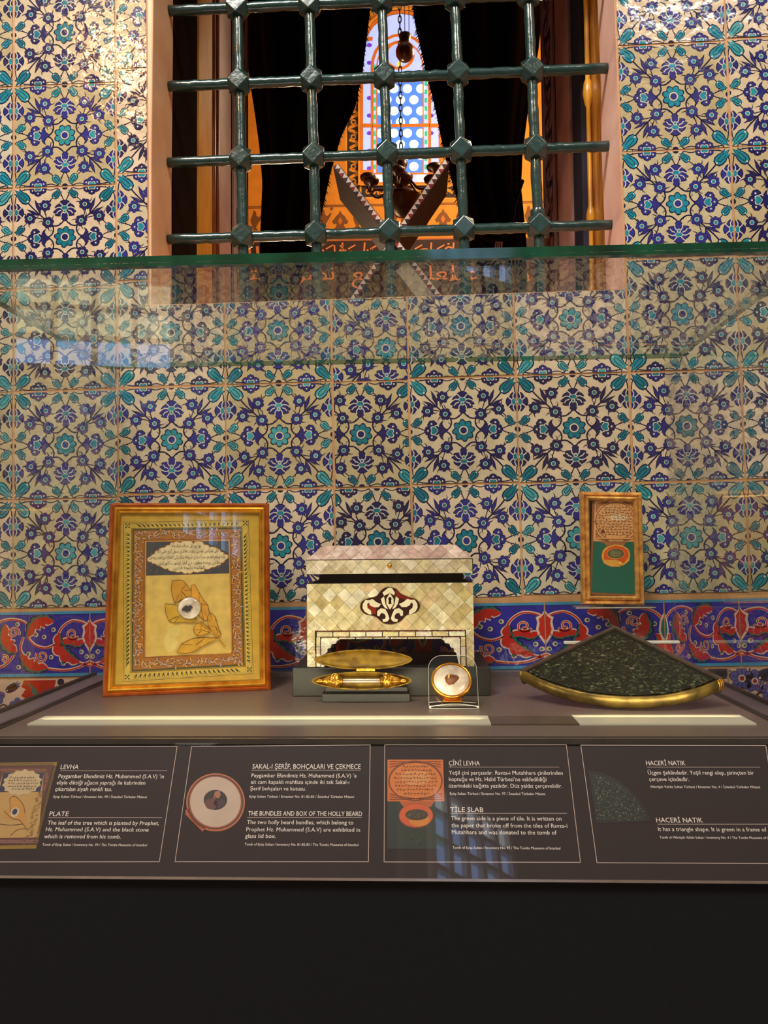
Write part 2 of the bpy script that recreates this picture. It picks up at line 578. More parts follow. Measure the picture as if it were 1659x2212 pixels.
def petal(r0, r1, w, ang, n=5, pointed=False):
    """petal polygon about the origin, pointing along ang"""
    pts = [(r0, -w*0.25)]
    if pointed:
        pts += [(r0 + (r1 - r0)*0.35, -w), (r0 + (r1 - r0)*0.7, -w*0.8), (r1, w*0.15), (r0 + (r1 - r0)*0.66, w*0.75), (r0 + (r1 - r0)*0.3, w*0.9)]
    else:
        for k in range(n):
            a = -pi*0.55 + pi*1.1*k/(n - 1)
            pts.append((r1 - w + w*cos(a)*1.0, w*sin(a)))
    pts.append((r0, w*0.25))
    return [rot(p, (0, 0), ang) for p in pts]


def flower(A, c, r, n, col, dot, ink=INK, spin=0.0, thorns=True):
    for k in range(n):
        a = spin + 2*pi*k/n
        w = r*sin(pi/n)*0.84
        A.poly([(c[0] + p[0]*1.04, c[1] + p[1]*1.04) for p in petal(r*0.25, r, w*1.0, a)], ink, 3)
        A.poly([(c[0] + p[0], c[1] + p[1]) for p in petal(r*0.3, r*0.98, w*0.82, a)], col, 4)
    if thorns:
        for a in (spin + 0.5, spin + 2.6, spin + 4.5):
            A.stroke([rot((r*0.9, 0), c, a), rot((r*1.3, r*0.12), c, a), rot((r*1.6, r*0.4), c, a)], 0.022, ink, 2, taper=lambda t: 1.2 - t)
    A.ell(c, r*0.38, r*0.38, LINE, 5, 12)
    A.ell(c, r*0.29, r*0.29, dot, 6, 10)


def palmette(A, c, r, ang, navy, tq, kind=0):
    def put(pts, col, lay):
        A.poly([rot((p[0]*r, p[1]*r), c, ang) for p in pts], col, lay)
    # local frame: +x points outwards
    if kind == 0:
        def sil(k, g=0.0):
            out = []
            for i in range(72):
                t = -pi + 2*pi*i/72; at_ = abs(t)
                if at_ < 1.35: e = .80 + .20*abs(cos(t*2.05))**.6          # three round petals in front
                elif at_ < 1.95: e = .86 + .30*max(0, 1 - abs(at_ - 1.72)/.22)  # curling sepals
                else: e = .70 + .36*abs(cos((at_ - pi)*2.6))**1.4           # pointed petals behind
                out.append(((e*k + g)*cos(t), (e*k + g)*sin(t)))
            return out
        put(sil(1.0, .05), INK, 3); put(sil(.97), navy, 4)
        for sg in (-1, 1):
            for ln in (((.42, .18), (.62, .34), (.86, .62)), ((.26, .34), (.30, .62), (.14, .96)), ((.0, .34), (-.10, .62), (-.34, .80)), ((-.22, .22), (-.46, .36), (-.78, .34))):
                A.stroke([rot((p[0]*r, sg*p[1]*r), c, ang) for p in ln], .018, LINE, 5)
        C1 = [(.42, 0), (.38, .24), (.2, .32), (.06, .2), (.06, -.2), (.2, -.32), (.38, -.24)]
        put([(p[0]*1.18 - .03, p[1]*1.2) for p in C1], LINE, 6); put(C1, tq, 7)
        A.ell(rot((-.14*r, 0), c, ang), r*.2, r*.2, LINE, 7, 10); A.ell(rot((-.14*r, 0), c, ang), r*.12, r*.12, tq, 8, 8)
    else:
        # bell flower: lobes outside, a pointed cup towards the middle of the tile
        for a, w, r1 in ((0, .42, 1.04), (1.0, .42, 1.02), (-1.0, .42, 1.02)):
            put([(p[0]*1.07, p[1]*1.07) for p in petal(.1, r1, w*1.08, a)], INK, 3)
            put(petal(.16, r1, w*.92, a), navy, 4)
            A.ell(rot((.74*r*cos(a), .74*r*sin(a)), c, ang), r*.09, r*.09, LINE, 5, 8)
        put([(.0, .5), (-.25, .42), (-.45, .75), (-.72, .95), (-.6, .6), (-.75, .3), (-1.15, 0), (-.75, -.3), (-.6, -.6),
             (-.72, -.95), (-.45, -.75), (-.25, -.42), (0, -.5)], INK, 3)
        put([(-.05, .42), (-.25, .34), (-.48, .64), (-.62, .8), (-.52, .5), (-.68, .25), (-1.02, 0), (-.68, -.25), (-.52, -.5),
             (-.62, -.8), (-.48, -.64), (-.25, -.34), (-.05, -.42)], navy, 4)
        C1 = [(.42, .12), (.4, .3), (.2, .36), (.0, .26), (-.18, 0), (.0, -.26), (.2, -.36), (.4, -.3), (.42, -.12), (.34, 0)]
        put([(p[0]*1.2 - .01, p[1]*1.22) for p in C1], LINE, 6); put(C1, tq, 7)
        for sg in (-1, 1):
            A.stroke([rot((p[0]*r, p[1]*r), c, ang) for p in ((.1, sg*.42), (-.1, sg*.5), (-.28, sg*.36))], .02, LINE, 5)


def tulip(A, c, l, w, ang, tq):
    """base at the back, three tips along ang"""
    B = [(-.5, 0), (-.44, .34), (-.25, .5), (.0, .48), (.25, .34), (.55, .42), (.34, .18), (.62, .04), (.36, -.14), (.5, -.42), (.22, -.36),
         (.0, -.5), (-.25, -.5), (-.44, -.34)]
    A.poly([rot((p[0]*l*1.08, p[1]*w*1.16), c, ang) for p in B], INK, 3)
    A.poly([rot((p[0]*l*.97, p[1]*w*.92), c, ang) for p in B], tq, 4)
    A.stroke([rot((p[0]*l, p[1]*w), c, ang) for p in ((.3, .16), (.0, .22), (-.25, .16), (-.32, 0), (-.22, -.16), (.05, -.2), (.3, -.1))], .012, INK, 5)
    A.ell(rot((-.42*l, 0), c, ang), w*.11, w*.11, LINE, 6, 8)


def tile_pattern(A, variant, R):
    navy = NAVYS[variant % len(NAVYS)]; tq = TURQ[R.randrange(len(TURQ))]
    j = lambda s=.012: R.uniform(-s, s)
    sw = .022
    # stems (drawn for one quadrant, mirrored)
    for sx in (-1, 1):
        for sz in (-1, 1):
            M = lambda pts: [(sx*p[0], sz*p[1]) for p in pts]
            S = lambda pts, w=sw: A.stroke(spline(M(pts), 5), w*1.25, INK, 2)
            S([(0, .38), (.05, .30), (.14, .235), (.24, .235), (.32, .30)])
            S([(.24, .235), (.225, .14), (.27, .05), (.36, 0)])
            S([(.33, .31), (.50, .47), (.66, .63), (.80, .80)])
            S([(.33, .31), (.42, .37), (.55, .40), (.68, .39)], .014)
            S([(.33, .31), (.37, .42), (.41, .55), (.39, .65)], .014)
            S([(.39, .65), (.30, .74), (.17, .85)], .014)
            S([(.68, .39), (.76, .30), (.87, .18)], .014)
            S([(0, .70), (.05, .80), (.10, .93), (.16, 1.0)], .015)
            S([(.70, 0), (.80, .05), (.93, .09), (1.0, .13)], .015)
            S([(.16, .99), (.28, .955), (.42, .985)], .014)
            S([(.60, .99), (.78, .975), (.90, .94), (.965, .84), (.985, .70)], .016)
            # little thorns and curls
            for p, a in (((.12, .245), 2.2), ((.235, .12), .6), ((.05, .82), .5), ((.83, .06), 1.1), ((.96, .86), 3.4), ((.80, .972), 1.8)):
                q = (p[0] + .055*cos(a), p[1] + .055*sin(a)); q2 = (q[0] + .03*cos(a + 1.2), q[1] + .03*sin(a + 1.2))
                A.stroke(M([p, q, q2]), .014, INK, 2, taper=lambda t: 1.2 - .9*t)
            # forked leaves by the corner tulip
            A.poly(M([(.48, .45), (.575, .62), (.60, .78), (.535, .70), (.475, .58)]), INK, 3)
            A.poly(M([(.48, .45), (.62, .545), (.765, .585), (.66, .50), (.57, .45)]), INK, 3)
            A.poly(M([(.50, .49), (.56, .62), (.585, .73), (.54, .68), (.49, .58)]), navy, 4)
            A.poly(M([(.51, .465), (.62, .53), (.715, .565), (.65, .51), (.575, .465)]), navy, 4)
            tulip(A, (sx*.835 + j(), sz*.835 + j()), .33, .18, atan2(sz, sx), TURQ[R.randrange(len(TURQ))] if R.random() < .25 else tq)
            tulip(A, (sx*.165, sz*(.865 + j())), .20, .125, atan2(sz*.55, -sx*.5) + j(.1), tq)
            tulip(A, (sx*(.875 + j()), sz*.165), .20, .125, atan2(-sz*.5, sx*.55) + j(.1), tq)
            for c in ((.33, .31), (.39, .65), (.68, .39)):
                flower(A, (sx*c[0] + j(), sz*c[1] + j()), .118, 7 if c[0] != .33 else 6, navy, tq, spin=R.random()*2)
            # half palmettes on the edges
            palmette(A, (sx*.53, sz*1.02), .175, -sz*pi/2, navy, tq, 1)
            palmette(A, (sx*1.0, sz*.52), .185, pi if sx > 0 else 0, navy, tq, 0)
    for sz in (-1, 1):
        palmette(A, (j(), sz*.54), .20, sz*pi/2, navy, tq, 0)
        A.ell((0, sz*1.0), .06, .05, INK, 3, 8)
        A.ell((sz*1.0, 0), .04, .05, INK, 3, 8)
    for sx in (-1, 1):
        palmette(A, (sx*.52, j()), .205, 0 if sx > 0 else pi, navy, tq, 1)
    # middle rosette
    n = 8; sp = R.random()
    def ros(k):
        return [((.20*k - .040*k*abs(cos(n*t/2 + sp*3))**3)*cos(t), (.20*k - .040*k*abs(cos(n*t/2 + sp*3))**3)*sin(t)) for t in (2*pi*i/80 for i in range(80))]
    A.poly(ros(1.1), INK, 3); A.poly(ros(.98), tq, 4)
    for k in range(n):
        a = (2*pi*k - sp*6)/n
        A.stroke([(.125*cos(a), .125*sin(a)), (.165*cos(a), .165*sin(a))], .014, INK, 5)
    A.ell((0, 0), .094, .094, INK, 6, 18); A.ell((0, 0), .086, .086, LINE, 7, 18); A.ell((0, 0), .062, .062, navy, 8, 14)
    # crackle and kiln specks
    for _ in range(9):
        c = (R.uniform(-.95, .95), R.uniform(-.95, .95)); A.ell(c, .008, .008, L(120, 92, 58), 2, 6)


# the wall plane sits a touch crooked: rotate about y
WALL_Y = 1.75
WALL_M = Matrix.Translation((0, WALL_Y, EYE.z)) @ Matrix.Rotation(-0.0125, 4, 'Y')
OX0, OX1, OZ0, OZ1 = -0.605, 0.495, 0.579, 1.72       # window opening in wall coordinates
A = Art()
for r in ((-1.75, -1.2866, OX0, 2.3), (OX1, -1.2866, 1.65, 2.3), (OX0, -1.2866, OX1, OZ0), (OX0, OZ1, OX1, 2.3)):
    A.poly([(r[0], r[1]), (r[2], r[1]), (r[2], r[3]), (r[0], r[3])], GROUT, 0, 4.0)
up = lambda b, n=4: [b + .2535*k for k in range(1, n)]
cols = [(-1.68, -1.43, 0, 0), (-1.43, -1.18, 0, 0), (-1.18, -.927, -.004, 0), (-.927, -.68, 0, 0), (-.68, -.427, 1, 0), (-.427, -.179, 2, 0),
        (-.179, -.003, 3, 0), (-.003, .242, 4, 0), (.242, .497, 5, 0), (.497, .746, 6, 0), (.746, .995, 7, 0), (.995, 1.245, 7, 0), (1.245, 1.5, 7, 0)]
ROWS = {0: [-.122, .13, .383, .627, .870, 1.118, 1.372, 1.62, 1.87], 1: [-.122, .137, .386, .638, .895, 1.150, 1.404, 1.65, 1.9],
        2: [-.120, .141, .386, .632, .884], 3: [-.121, .140, .384, .612], 4: [-.116, .142, .387, .63, .88], 5: [-.114, .140, .387, .64],
        6: [-.116, .135, .386, .647, .898, 1.15, 1.405, 1.66, 1.9], 7: [-.116, .137, .388, .645, .90, 1.155, 1.41, 1.66, 1.9]}
ROWS[-.004] = ROWS[0]
G = .0024
ti = 0
for ci, (x0, x1, rk, _) in enumerate(cols):
    rows = ROWS[rk]
    for ri in range(len(rows) - 1):
        z0, z1 = rows[ri], rows[ri + 1]
        R = random.Random(ci*100 + ri*7 + 5)
        g = lambda: G + R.uniform(-.0006, .0012)
        full = (x0 + g(), z0 + g(), x1 - g(), z1 - g())
        # pattern centre and half size (cut tiles keep the pattern's true size)
        pcx, pcz, hw, hz = (x0 + x1)/2, (z0 + z1)/2, (x1 - x0)/2, (z1 - z0)/2
        if rk == 3:
            hw = .124
            if ri == 0: pcx, pcz = x0 + .098, z1 - .125; hz = .124
            elif ri == 1: pcx = x1 - .112; hz = .122
            else: pcx, pcz = x0 + .125, z0 + .075; hz = .122
        if rk == 4 and ri == 2: pcz = z0 + .118
        hw *= .985; hz *= .985
        parts = [full]
        if z1 > OZ0 and x1 > OX0 and x0 < OX1:
            parts = [(full[0], full[1], full[2], min(full[3], OZ0 - .002)), (full[0], max(full[1], OZ0), min(full[2], OX0 - .002), full[3]),
                     (max(full[0], OX1 + .002), max(full[1], OZ0), full[2], full[3])]
        cream = CREAMS[R.randrange(len(CREAMS))]
        var = R.randrange(50)
        k1, k2 = R.uniform(-.004, .004), R.uniform(-.004, .004)
        for q in parts:
            if q[2] - q[0] < .006 or q[3] - q[1] < .006: continue
            A.clip = q
            A.tilt = lambda x, z, cx=pcx, cz=pcz: -.0012 + k1*(x - cx) + k2*(z - cz)
            A.T = lambda u, v: (u, v)
            A.poly([(q[0], q[1]), (q[2], q[1]), (q[2], q[3]), (q[0], q[3])], cream, 1)
            A.T = lambda u, v: (pcx + u*hw, pcz + v*hz)
            tile_pattern(A, var, random.Random(ci*31 + ri))
A.T = lambda u, v: (u, v); A.clip = None; A.tilt = None

# ---- red and blue border band
BLUE = L(48, 50, 158); RED = L(196, 44, 38); WHT = L(228, 196, 176); GRN = L(26, 108, 100); CYAN = L(70, 150, 190)


def sleaf(A, pts, w, side, lobes=4):
    """serrated half leaf along a curve: red lobes on one side, green teeth on the other"""
    c = spline(pts, 14); n = len(c)
    nr = []
    for i in range(n):
        a, b = c[max(0, i - 1)], c[min(n - 1, i + 1)]
        dx, dz = b[0] - a[0], b[1] - a[1]; l = sqrt(dx*dx + dz*dz) or 1
        nr.append((-dz/l*side, dx/l*side))
    def edge(k, lo, base):
        out = []
        for i in range(n):
            t = i/(n - 1)
            e = (sin(pi*t)**.7)*k*(.62 + .38*abs(sin(pi*t*lo))) + base
            out.append((c[i][0] + nr[i][0]*e, c[i][1] + nr[i][1]*e))
        return out
    def band(e0, e1, col, lay):
        for i in range(n - 1): A.poly([e0[i], e0[i + 1], e1[i + 1], e1[i]], col, lay)
    band(edge(w, lobes, .030), edge(-w*.25, 1, -.022), WHT, 4)
    band(edge(w, lobes, .006), edge(-w*.2, 1, -.004), RED, 5)
    band(edge(-w*.18, 1, 0), edge(-w*.66, 6, -.012), INK, 4.5)
    band(edge(-w*.2, 1, -.004), edge(-w*.54, 6, 0), GRN, 6)


def vine(A, pts, w=.03):
    c = spline(pts, 7)
    A.stroke(c, w*1.9, INK, 2); A.stroke(c, w*1.6, WHT, 3)
    A.stroke([(p[0] + .006, p[1] - .008) for p in c], w*.8, RED, 4)


def curl(A, c, r, a0, sg=1, turns=1.35):
    pts = []
    for k in range(20):
        t = k/19; a = a0 + sg*turns*2*pi*t; q = r*(1 - .8*t)
        pts.append((c[0] + q*cos(a), c[1] + q*sin(a)))
    A.stroke(pts, .05, INK, 3); A.stroke(pts, .04, WHT, 4); A.stroke(pts, .018, RED, 5)


def dotring(A, c, r=.045):
    A.ell(c, r*1.25, r*1.25, INK, 3, 12); A.ell(c, r*1.1, r*1.1, WHT, 4, 12); A.ell((c[0] + .2*r, c[1]), r*.62, r*.62, GRN, 5, 10)


def band_unit(A):
    """u 0..1.75 (seam to seam), v 0..1"""
    vine(A, [(0, .13), (.22, .2), (.42, .32), (.55, .52), (.50, .74), (.32, .88), (.12, .86), (0, .78)])
    vine(A, [(0, .2), (.2, .1), (.45, .06), (.75, .1), (1.0, .2), (1.18, .4), (1.14, .62)])
    vine(A, [(.55, .52), (.75, .44), (.95, .5), (1.08, .66), (1.1, .86), (1.35, .93), (1.6, .86), (1.75, .7)])
    vine(A, [(1.75, .1), (1.5, .14), (1.32, .3), (1.3, .5)])
    sleaf(A, [(.18, .2), (.36, .3), (.5, .46), (.52, .68)], .15, -1, 4)
    sleaf(A, [(.62, .88), (.78, .93), (.98, .84), (1.08, .62)], .15, -1, 4)
    sleaf(A, [(.72, .10), (.92, .08), (1.08, .16), (1.2, .32)], .15, 1, 4)
    sleaf(A, [(1.26, .36), (1.40, .44), (1.50, .62), (1.46, .84)], .16, 1, 4)
    sleaf(A, [(.5, .47), (.36, .52), (.2, .48), (.06, .54)], .10, -1, 3)
    sleaf(A, [(1.55, .14), (1.62, .24), (1.66, .36), (1.62, .5)], .1, -1, 3)
    curl(A, (.30, .66), .11, pi*1.1); curl(A, (.82, .30), .11, .5, -1); curl(A, (1.30, .70), .10, 3.6, -1); curl(A, (1.46, .26), .07, 1)
    # flower on the seam
    A.poly([(0, .92), (.05, .84), (.13, .80), (.11, .72), (.13, .6), (.10, .5), (.05, .42), (0, .34)], WHT, 6)
    A.poly([(0, .89), (.035, .82), (.09, .77), (.075, .7), (.095, .6), (.07, .52), (.03, .45), (0, .4)], RED, 7)
    A.poly([(1.75, .34), (1.70, .4), (1.66, .55), (1.68, .7), (1.72, .8), (1.75, .86)], WHT, 6)
    A.poly([(1.75, .4), (1.715, .45), (1.69, .55), (1.705, .68), (1.73, .75), (1.75, .8)], GRN, 7)
    for c in ((.05, .28), (.62, .74), (.66, .28), (.92, .66), (1.22, .12), (1.24, .84), (1.6, .66), (.45, .17), (.14, .36), (1.05, .34), (.78, .62)):
        dotring(A, c, .036)


z0b, z1b = -.277, -.129
seams = [-1.5, -1.228, -.986, -.748, -.511, -.248, .015, .290, .555, .72, .99, 1.26]
for k in range(len(seams) - 1):
    x0, x1 = seams[k], seams[k + 1]
    R = random.Random(k + 40)
    A.clip = (x0 + .0015, z0b, x1 - .0015, z1b); A.tilt = lambda x, z: -.0012
    A.poly([(x0, z0b), (x1, z0b), (x1, z1b), (x0, z1b)], tuple(c*R.uniform(.9, 1.1) for c in BLUE), 1)
    hz = z1b - z0b - .012; w = (x1 - x0)
    if k % 2: A.T = lambda u, v: (x0 + u/1.75*w, z0b + .006 + v*hz)
    else: A.T = lambda u, v: (x1 - u/1.75*w, z0b + .006 + v*hz)
    band_unit(A)
    A.T = lambda u, v: (u, v)
    A.poly([(x0, z0b), (x1, z0b), (x1, z0b + .007), (x0, z0b + .007)], CYAN, 8)
    A.poly([(x0, z1b - .006), (x1, z1b - .006), (x1, z1b), (x0, z1b)], CYAN, 8)
# ---- flower tiles beneath the band
PALE = L(216, 182, 160)
WP = Plane(WALL_M)


def blossom(A, c, r, col):
    for k in range(5):
        a = 2*pi*k/5 + .3
        A.ell((c[0] + r*.62*cos(a), c[1] + r*.62*sin(a)), r*.46, r*.46, INK, 3, 14)
        A.ell((c[0] + r*.62*cos(a), c[1] + r*.62*sin(a)), r*.40, r*.40, col, 4, 14)
        A.stroke([(c[0] + r*.35*cos(a), c[1] + r*.35*sin(a)), (c[0] + r*.8*cos(a), c[1] + r*.8*sin(a))], .0014, INK, 5)
    A.ell(c, r*.32, r*.32, L(226, 200, 184), 6, 10); A.ell(c, r*.2, r*.2, L(150, 26, 30), 7, 10)


for k, (x0, x1) in enumerate(((-1.68, -1.20), (-1.20, -.738), (-.738, -.25), (-.25, .24), (.24, .69), (.69, 1.2), (1.2, 1.6))):
    A.clip = (x0 + .002, -.53, x1 - .002, z0b - .006)
    A.poly([(x0, -.53), (x1, -.53), (x1, z0b), (x0, z0b)], PALE, 1)
    cx = (x0 + x1)/2
    if k in (1, 2, 0):
        ox = -.872 if k in (0, 1, 2) else .80
        for d, s in ((0, 1),):
            # saw-edged red leaf, blue buds and blossoms
            A.poly([(ox - .03 + .0, -.285), (ox - .035, -.30), (ox - .026, -.305), (ox - .036, -.32), (ox - .028, -.325), (ox - .036, -.342), (ox - .028, -.347),
                    (ox - .034, -.37), (ox, -.40), (ox + .05, -.37), (ox + .045, -.35), (ox + .055, -.345), (ox + .046, -.33), (ox + .054, -.32), (ox + .04, -.31), (ox + .045, -.285)], L(178, 40, 26), 3)
            A.poly([(ox - .018, -.29), (ox + .002, -.31), (ox + .010, -.335), (ox - .008, -.32)], L(40, 110, 100), 5)
            A.poly([(ox + .012, -.36), (ox + .022, -.32), (ox + .018, -.35)], WHT, 5); A.poly([(ox + .022, -.36), (ox + .032, -.315), (ox + .028, -.35)], WHT, 5)
    if k == 1:
        blossom(A, WP.px(38, 1525), .018, L(84, 84, 150)); blossom(A, WP.px(-6, 1505), .018, L(84, 84, 150))
        A.stroke(spline([WP.px(-5, 1532), WP.px(8, 1522), WP.px(22, 1530)]), .004, L(70, 46, 40), 2)
        tulip(A, WP.px(28, 1485), .034, .014, .5, L(58, 70, 140))
        A.ell(WP.px(132, 1473), .008, .008, INK, 3); A.ell(WP.px(160, 1474), .006, .006, INK, 3)
    if k in (4, 5):
        for p in ((1545, 1448), (1552, 1462), (1560, 1455)):
            tulip(A, WP.px(*p), .034, .018, .3, L(44, 50, 110))
        blossom(A, WP.px(1602, 1465), .026, L(86, 84, 156)); blossom(A, WP.px(1630, 1471), .024, L(86, 84, 156))
        A.stroke(spline([WP.px(1606, 1494), WP.px(1603, 1482), WP.px(1612, 1470), WP.px(1620, 1442)]), .004, L(70, 46, 40), 2)
        blossom(A, WP.px(1664, 1492), .022, L(86, 84, 156)); tulip(A, WP.px(1655, 1456), .04, .024, .5, L(60, 76, 150))
        A.stroke(spline([WP.px(1632, 1506), WP.px(1640, 1496), WP.px(1654, 1500), WP.px(1656, 1512)]), .005, L(60, 40, 34), 2)
A.clip = None; A.tilt = None
# plain lime plaster below the dado
A.poly([(-1.75, -1.2866), (1.65, -1.2866), (1.65, -.53), (-1.75, -.53)], L(150, 120, 96), 1, 4.0)
wall_back = A.build('wall_back', 'glaze')
wall_back.matrix_world = WALL_M
tag(wall_back, kind='structure')
# ------------------------------------------------------------------ masonry, jambs and reveal of the window
def struct(name, mb, m, **k):
    return tag(mb.build(name, m, **k), kind='structure')


floor = struct('floor', MB().box((-4.5, -5.5, -.1), (4.5, 1.75, 0)), 'floor_stone')
RV = 2.75
struct('wall_left', MB().box((-2.6, 1.765, 0), (-.705, RV, 4.4)), 'reveal_dark')
struct('wall_right', MB().box((.605, 1.765, 0), (2.6, RV, 4.4)), 'reveal_dark')
struct('wall_below', MB().box((-.70, 1.765, 0), (.60, RV, 1.838)), 'reveal_dark')
struct('wall_above', MB().box((-.70, 1.765, 3.06), (.60, 2.3, 4.4)), 'reveal_dark')
struct('trim_recess_shade', MB().box((-.702, 1.907, 1.86), (-.6075, 2.128, 3.05)), 'reveal_dark')  # dark box added for the shade in the left recess
mb = MB(); mb.prism([(-.70, 1.842), (-.607, 1.858), (-.6085, 2.2), (-.606, 2.6), (-.608, 3.1), (-.70, 3.1)], 1.752, 1.905)
struct('trim_left', mb, 'marble_left', bevel=.004)
mb = MB(); mb.prism([(.60, 1.872), (.60, 3.1), (.486, 3.1), (.487, 2.72), (.492, 2.45), (.489, 2.3), (.4925, 2.1), (.4935, 1.872)], 1.752, 1.94)
struct('trim_right', mb, 'marble_right', bevel=.004)
mb = MB(); mb.box((-.70, 1.752, 1.84), (.60, 2.74, 1.86))
struct('trim_sill', mb, 'marble_left')
# far parts of the reveal: pink stone and a painted scroll border on either side
for sd, X, rz, nm in ((1, -.622, pi/2, 'trim_reveal_left'), (-1, .506, -pi/2, 'trim_reveal_right')):
    m = MB().box((min(X, X - sd*.08), 2.44 if sd > 0 else 2.385, 1.86), (max(X, X - sd*.08), 2.62, 3.74)).build(nm, 'marble_pink')
    tag(m, kind='structure')
    B = Art()
    y0, y1 = 2.60, 2.86
    B.clip = (0, 0, y1 - y0, 1.88)
    B.poly([(0, 0), (y1 - y0, 0), (y1 - y0, 1.88), (0, 1.88)], L(150, 112, 116), 1)
    for q in (.015, y1 - y0 - .015):
        B.stroke([(q, 0), (q, 1.88)], .012, L(40, 26, 46), 2)
    for k in range(21):
        zc = .05 + k*.09; s = 1 if k % 2 else -1; c = (y1 - y0)/2
        B.stroke(spline([(c - s*.07, zc - .05), (c + s*.03, zc - .03), (c + s*.06, zc + .02), (c, zc + .035), (c - s*.02, zc), (c + s*.01, zc - .01)]), .022, L(58, 36, 66), 3)
        B.ell((c - s*.045, zc + .03), .022, .016, L(110, 44, 58), 3, 8); B.ell((c + s*.05, zc - .03), .014, .012, L(58, 36, 66), 3, 8)
    o = B.build('painted_border', 'paint', m)
    lx = X + sd*.004
    if sd > 0: o.matrix_world = Matrix.Translation((lx, y0, 1.86)) @ Matrix.Rotation(rz, 4, 'Z')
    else: o.matrix_world = Matrix.Translation((lx, y1, 1.86)) @ Matrix.Rotation(rz, 4, 'Z')
    MB().box((min(lx, lx - sd*.08), 2.62, 1.86), (max(lx - sd*.0005, lx - sd*.08) if sd < 0 else lx - .0005, 2.86, 3.74)).build('reveal_stone', 'marble_pink', m)

# wooden shutter leaves folded back against the reveal
t = thing('wooden_shutter', 'golden brown wooden shutter stile folded against the left side of the window recess', 'shutter', Matrix.Translation((-.66, 2.13, 1.86)))
MB().box((-.04, -.0, 0), (.056, .155, 1.24), .006).build('stile', 'wood_gold', t)
MB().box((-.04, .157, 0), (.038, .34, 1.24), .006).build('panel', 'wood_dark', t)
mb = MB(); mb.tube([(.045, .20, 0), (.045, .20, 1.24)], .010, 8); mb.tube([(.046, .25, 0), (.046, .25, 1.24)], .007, 8)
mb.build('moulding', 'wood_orange', t)
t = thing('wooden_shutter', 'dark polished wooden shutter with a turned colonnette on the right side of the window recess', 'shutter', Matrix.Translation((.54, 1.945, 1.86)))
MB().box((-.036, .0, 0), (.05, .185, 1.24), .006).build('stile', 'wood_honey', t)
MB().box((-.020, .188, 0), (.05, .28, 1.24), .006).build('panel', 'wood_dark', t)
o = MB().box((-.030, .30, 0), (.05, .43, 1.24), .004).build('glazed_panel', 'mirror_dark', t); o['label'] = 'bluish reflecting panel'
prof = [(.011, 0), (.011, .10), (.017, .11), (.017, .13), (.012, .14), (.010, .30), (.016, .31), (.020, .33), (.016, .35), (.010, .36), (.010, .64), (.016, .65), (.024, .68), (.018, .71), (.011, .72), (.011, 1.0), (.017, 1.02), (.012, 1.05), (.011, 1.24)]
MB().lathe([(r_*.62, h_) for r_, h_ in prof], 14, Matrix.Translation((-.044, .150, 0))).build('colonnette', 'wood_gold', t)

# ------------------------------------------------------------------ iron grille
gr = thing('window_grille', 'green painted iron lattice grille with faceted knots across the window', 'grille', Matrix.Translation((-.4174, 1.87, 2.0648)))
Uv, Vv = Vector((.1830, 0, .0016)), Vector((-.0046, 0, .197))
node = lambda i, j: Uv*i + Vv*j
R = random.Random(3)
for i in range(5):
    pts = [node(i, -1.02 + k*.1) + Vector((R.uniform(-.0007, .0007), R.uniform(-.0007, .0007), 0)) for k in range(62)]
    wob = [R.uniform(.92, 1.06) for _ in range(64)]
    MB().tube(pts, lambda t: .0128*wob[int(t*61)], 12).build('vertical_bar', 'iron_green', gr)
for j in range(0, 6):
    xa, xb = -.606, .493
    pts = []
    for k in range(81):
        u = (xa + (xb - xa)*k/80 + .4174 + .0046*j)/.183
        pts.append(node(u, j) + Vector((0, R.uniform(-.0007, .0007), R.uniform(-.0007, .0007))))
    wob = [R.uniform(.93, 1.06) for _ in range(82)]
    MB().tube(pts, lambda t: .0128*wob[int(t*80)], 12).build('horizontal_bar', 'iron_green', gr)
for i in range(5):
    for j in range(0, 6):
        MB().cubocta((0, 0, 0), .0258).xf(Matrix.Translation(node(i, j)) @ Matrix.Rotation(-.012 + R.uniform(-.03, .03), 4, 'Y')).build('knot', 'iron_green', gr, bevel=.0016)
c_ = node(4, .16)
MB().lathe([(.0185, -.011), (.0185, .011)], 14, Matrix.Translation(c_)).build('collar', 'iron_green', gr, bevel=.001)

# ------------------------------------------------------------------ inner chamber: far wall with painting, stained window
FY = 5.5
FM = Matrix.Translation((0, FY, EYE.z))
FP = Plane(FM); fp = FP.px
OR = L(206, 128, 24); BR = L(112, 62, 14); BK = L(44, 26, 12)
B = Art(.0006)
B.poly([(-3.2, -1.28), (3.2, -1.28), (3.2, 4.6), (-3.2, 4.6)], OR, 0)
def frect(x0, y0, x1, y1, col, l):
    B.poly([fp(x0, y1), fp(x1, y1), fp(x1, y0), fp(x0, y0)], col, l)
# painted border round the window
for x0, x1 in ((746, 781), (953, 988)):
    frect(x0, -140, x1, 430, L(222, 146, 40), 1); frect(x0 + 4, -140, x1 - 4, 427, BK, 2)
    for k in range(17):
        y = -120 + k*32; xc = (x0 + x1)/2; s = 1 if k % 2 else -1
        B.ell(fp(xc, y), .022, .022, OR, 3, 10); B.ell(fp(xc, y), .011, .011, BK, 4, 8)
        B.stroke(spline([fp(xc - s*9, y + 6), fp(xc + s*6, y + 11), fp(xc + s*8, y + 17), fp(xc, y + 20), fp(xc - s*8, y + 25)]), .022, OR, 3)
frect(781, 396, 953, 430, L(222, 146, 40), 1); frect(781, 402, 953, 426, BK, 2)
for k in range(6):
    x = 795 + k*29; B.ell(fp(x, 414), .02, .02, OR, 3, 10); B.ell(fp(x, 414), .01, .01, BK, 4, 8)
    B.stroke(spline([fp(x + 7, 408), fp(x + 12, 418), fp(x + 18, 410), fp(x + 24, 420)]), .02, OR, 3)
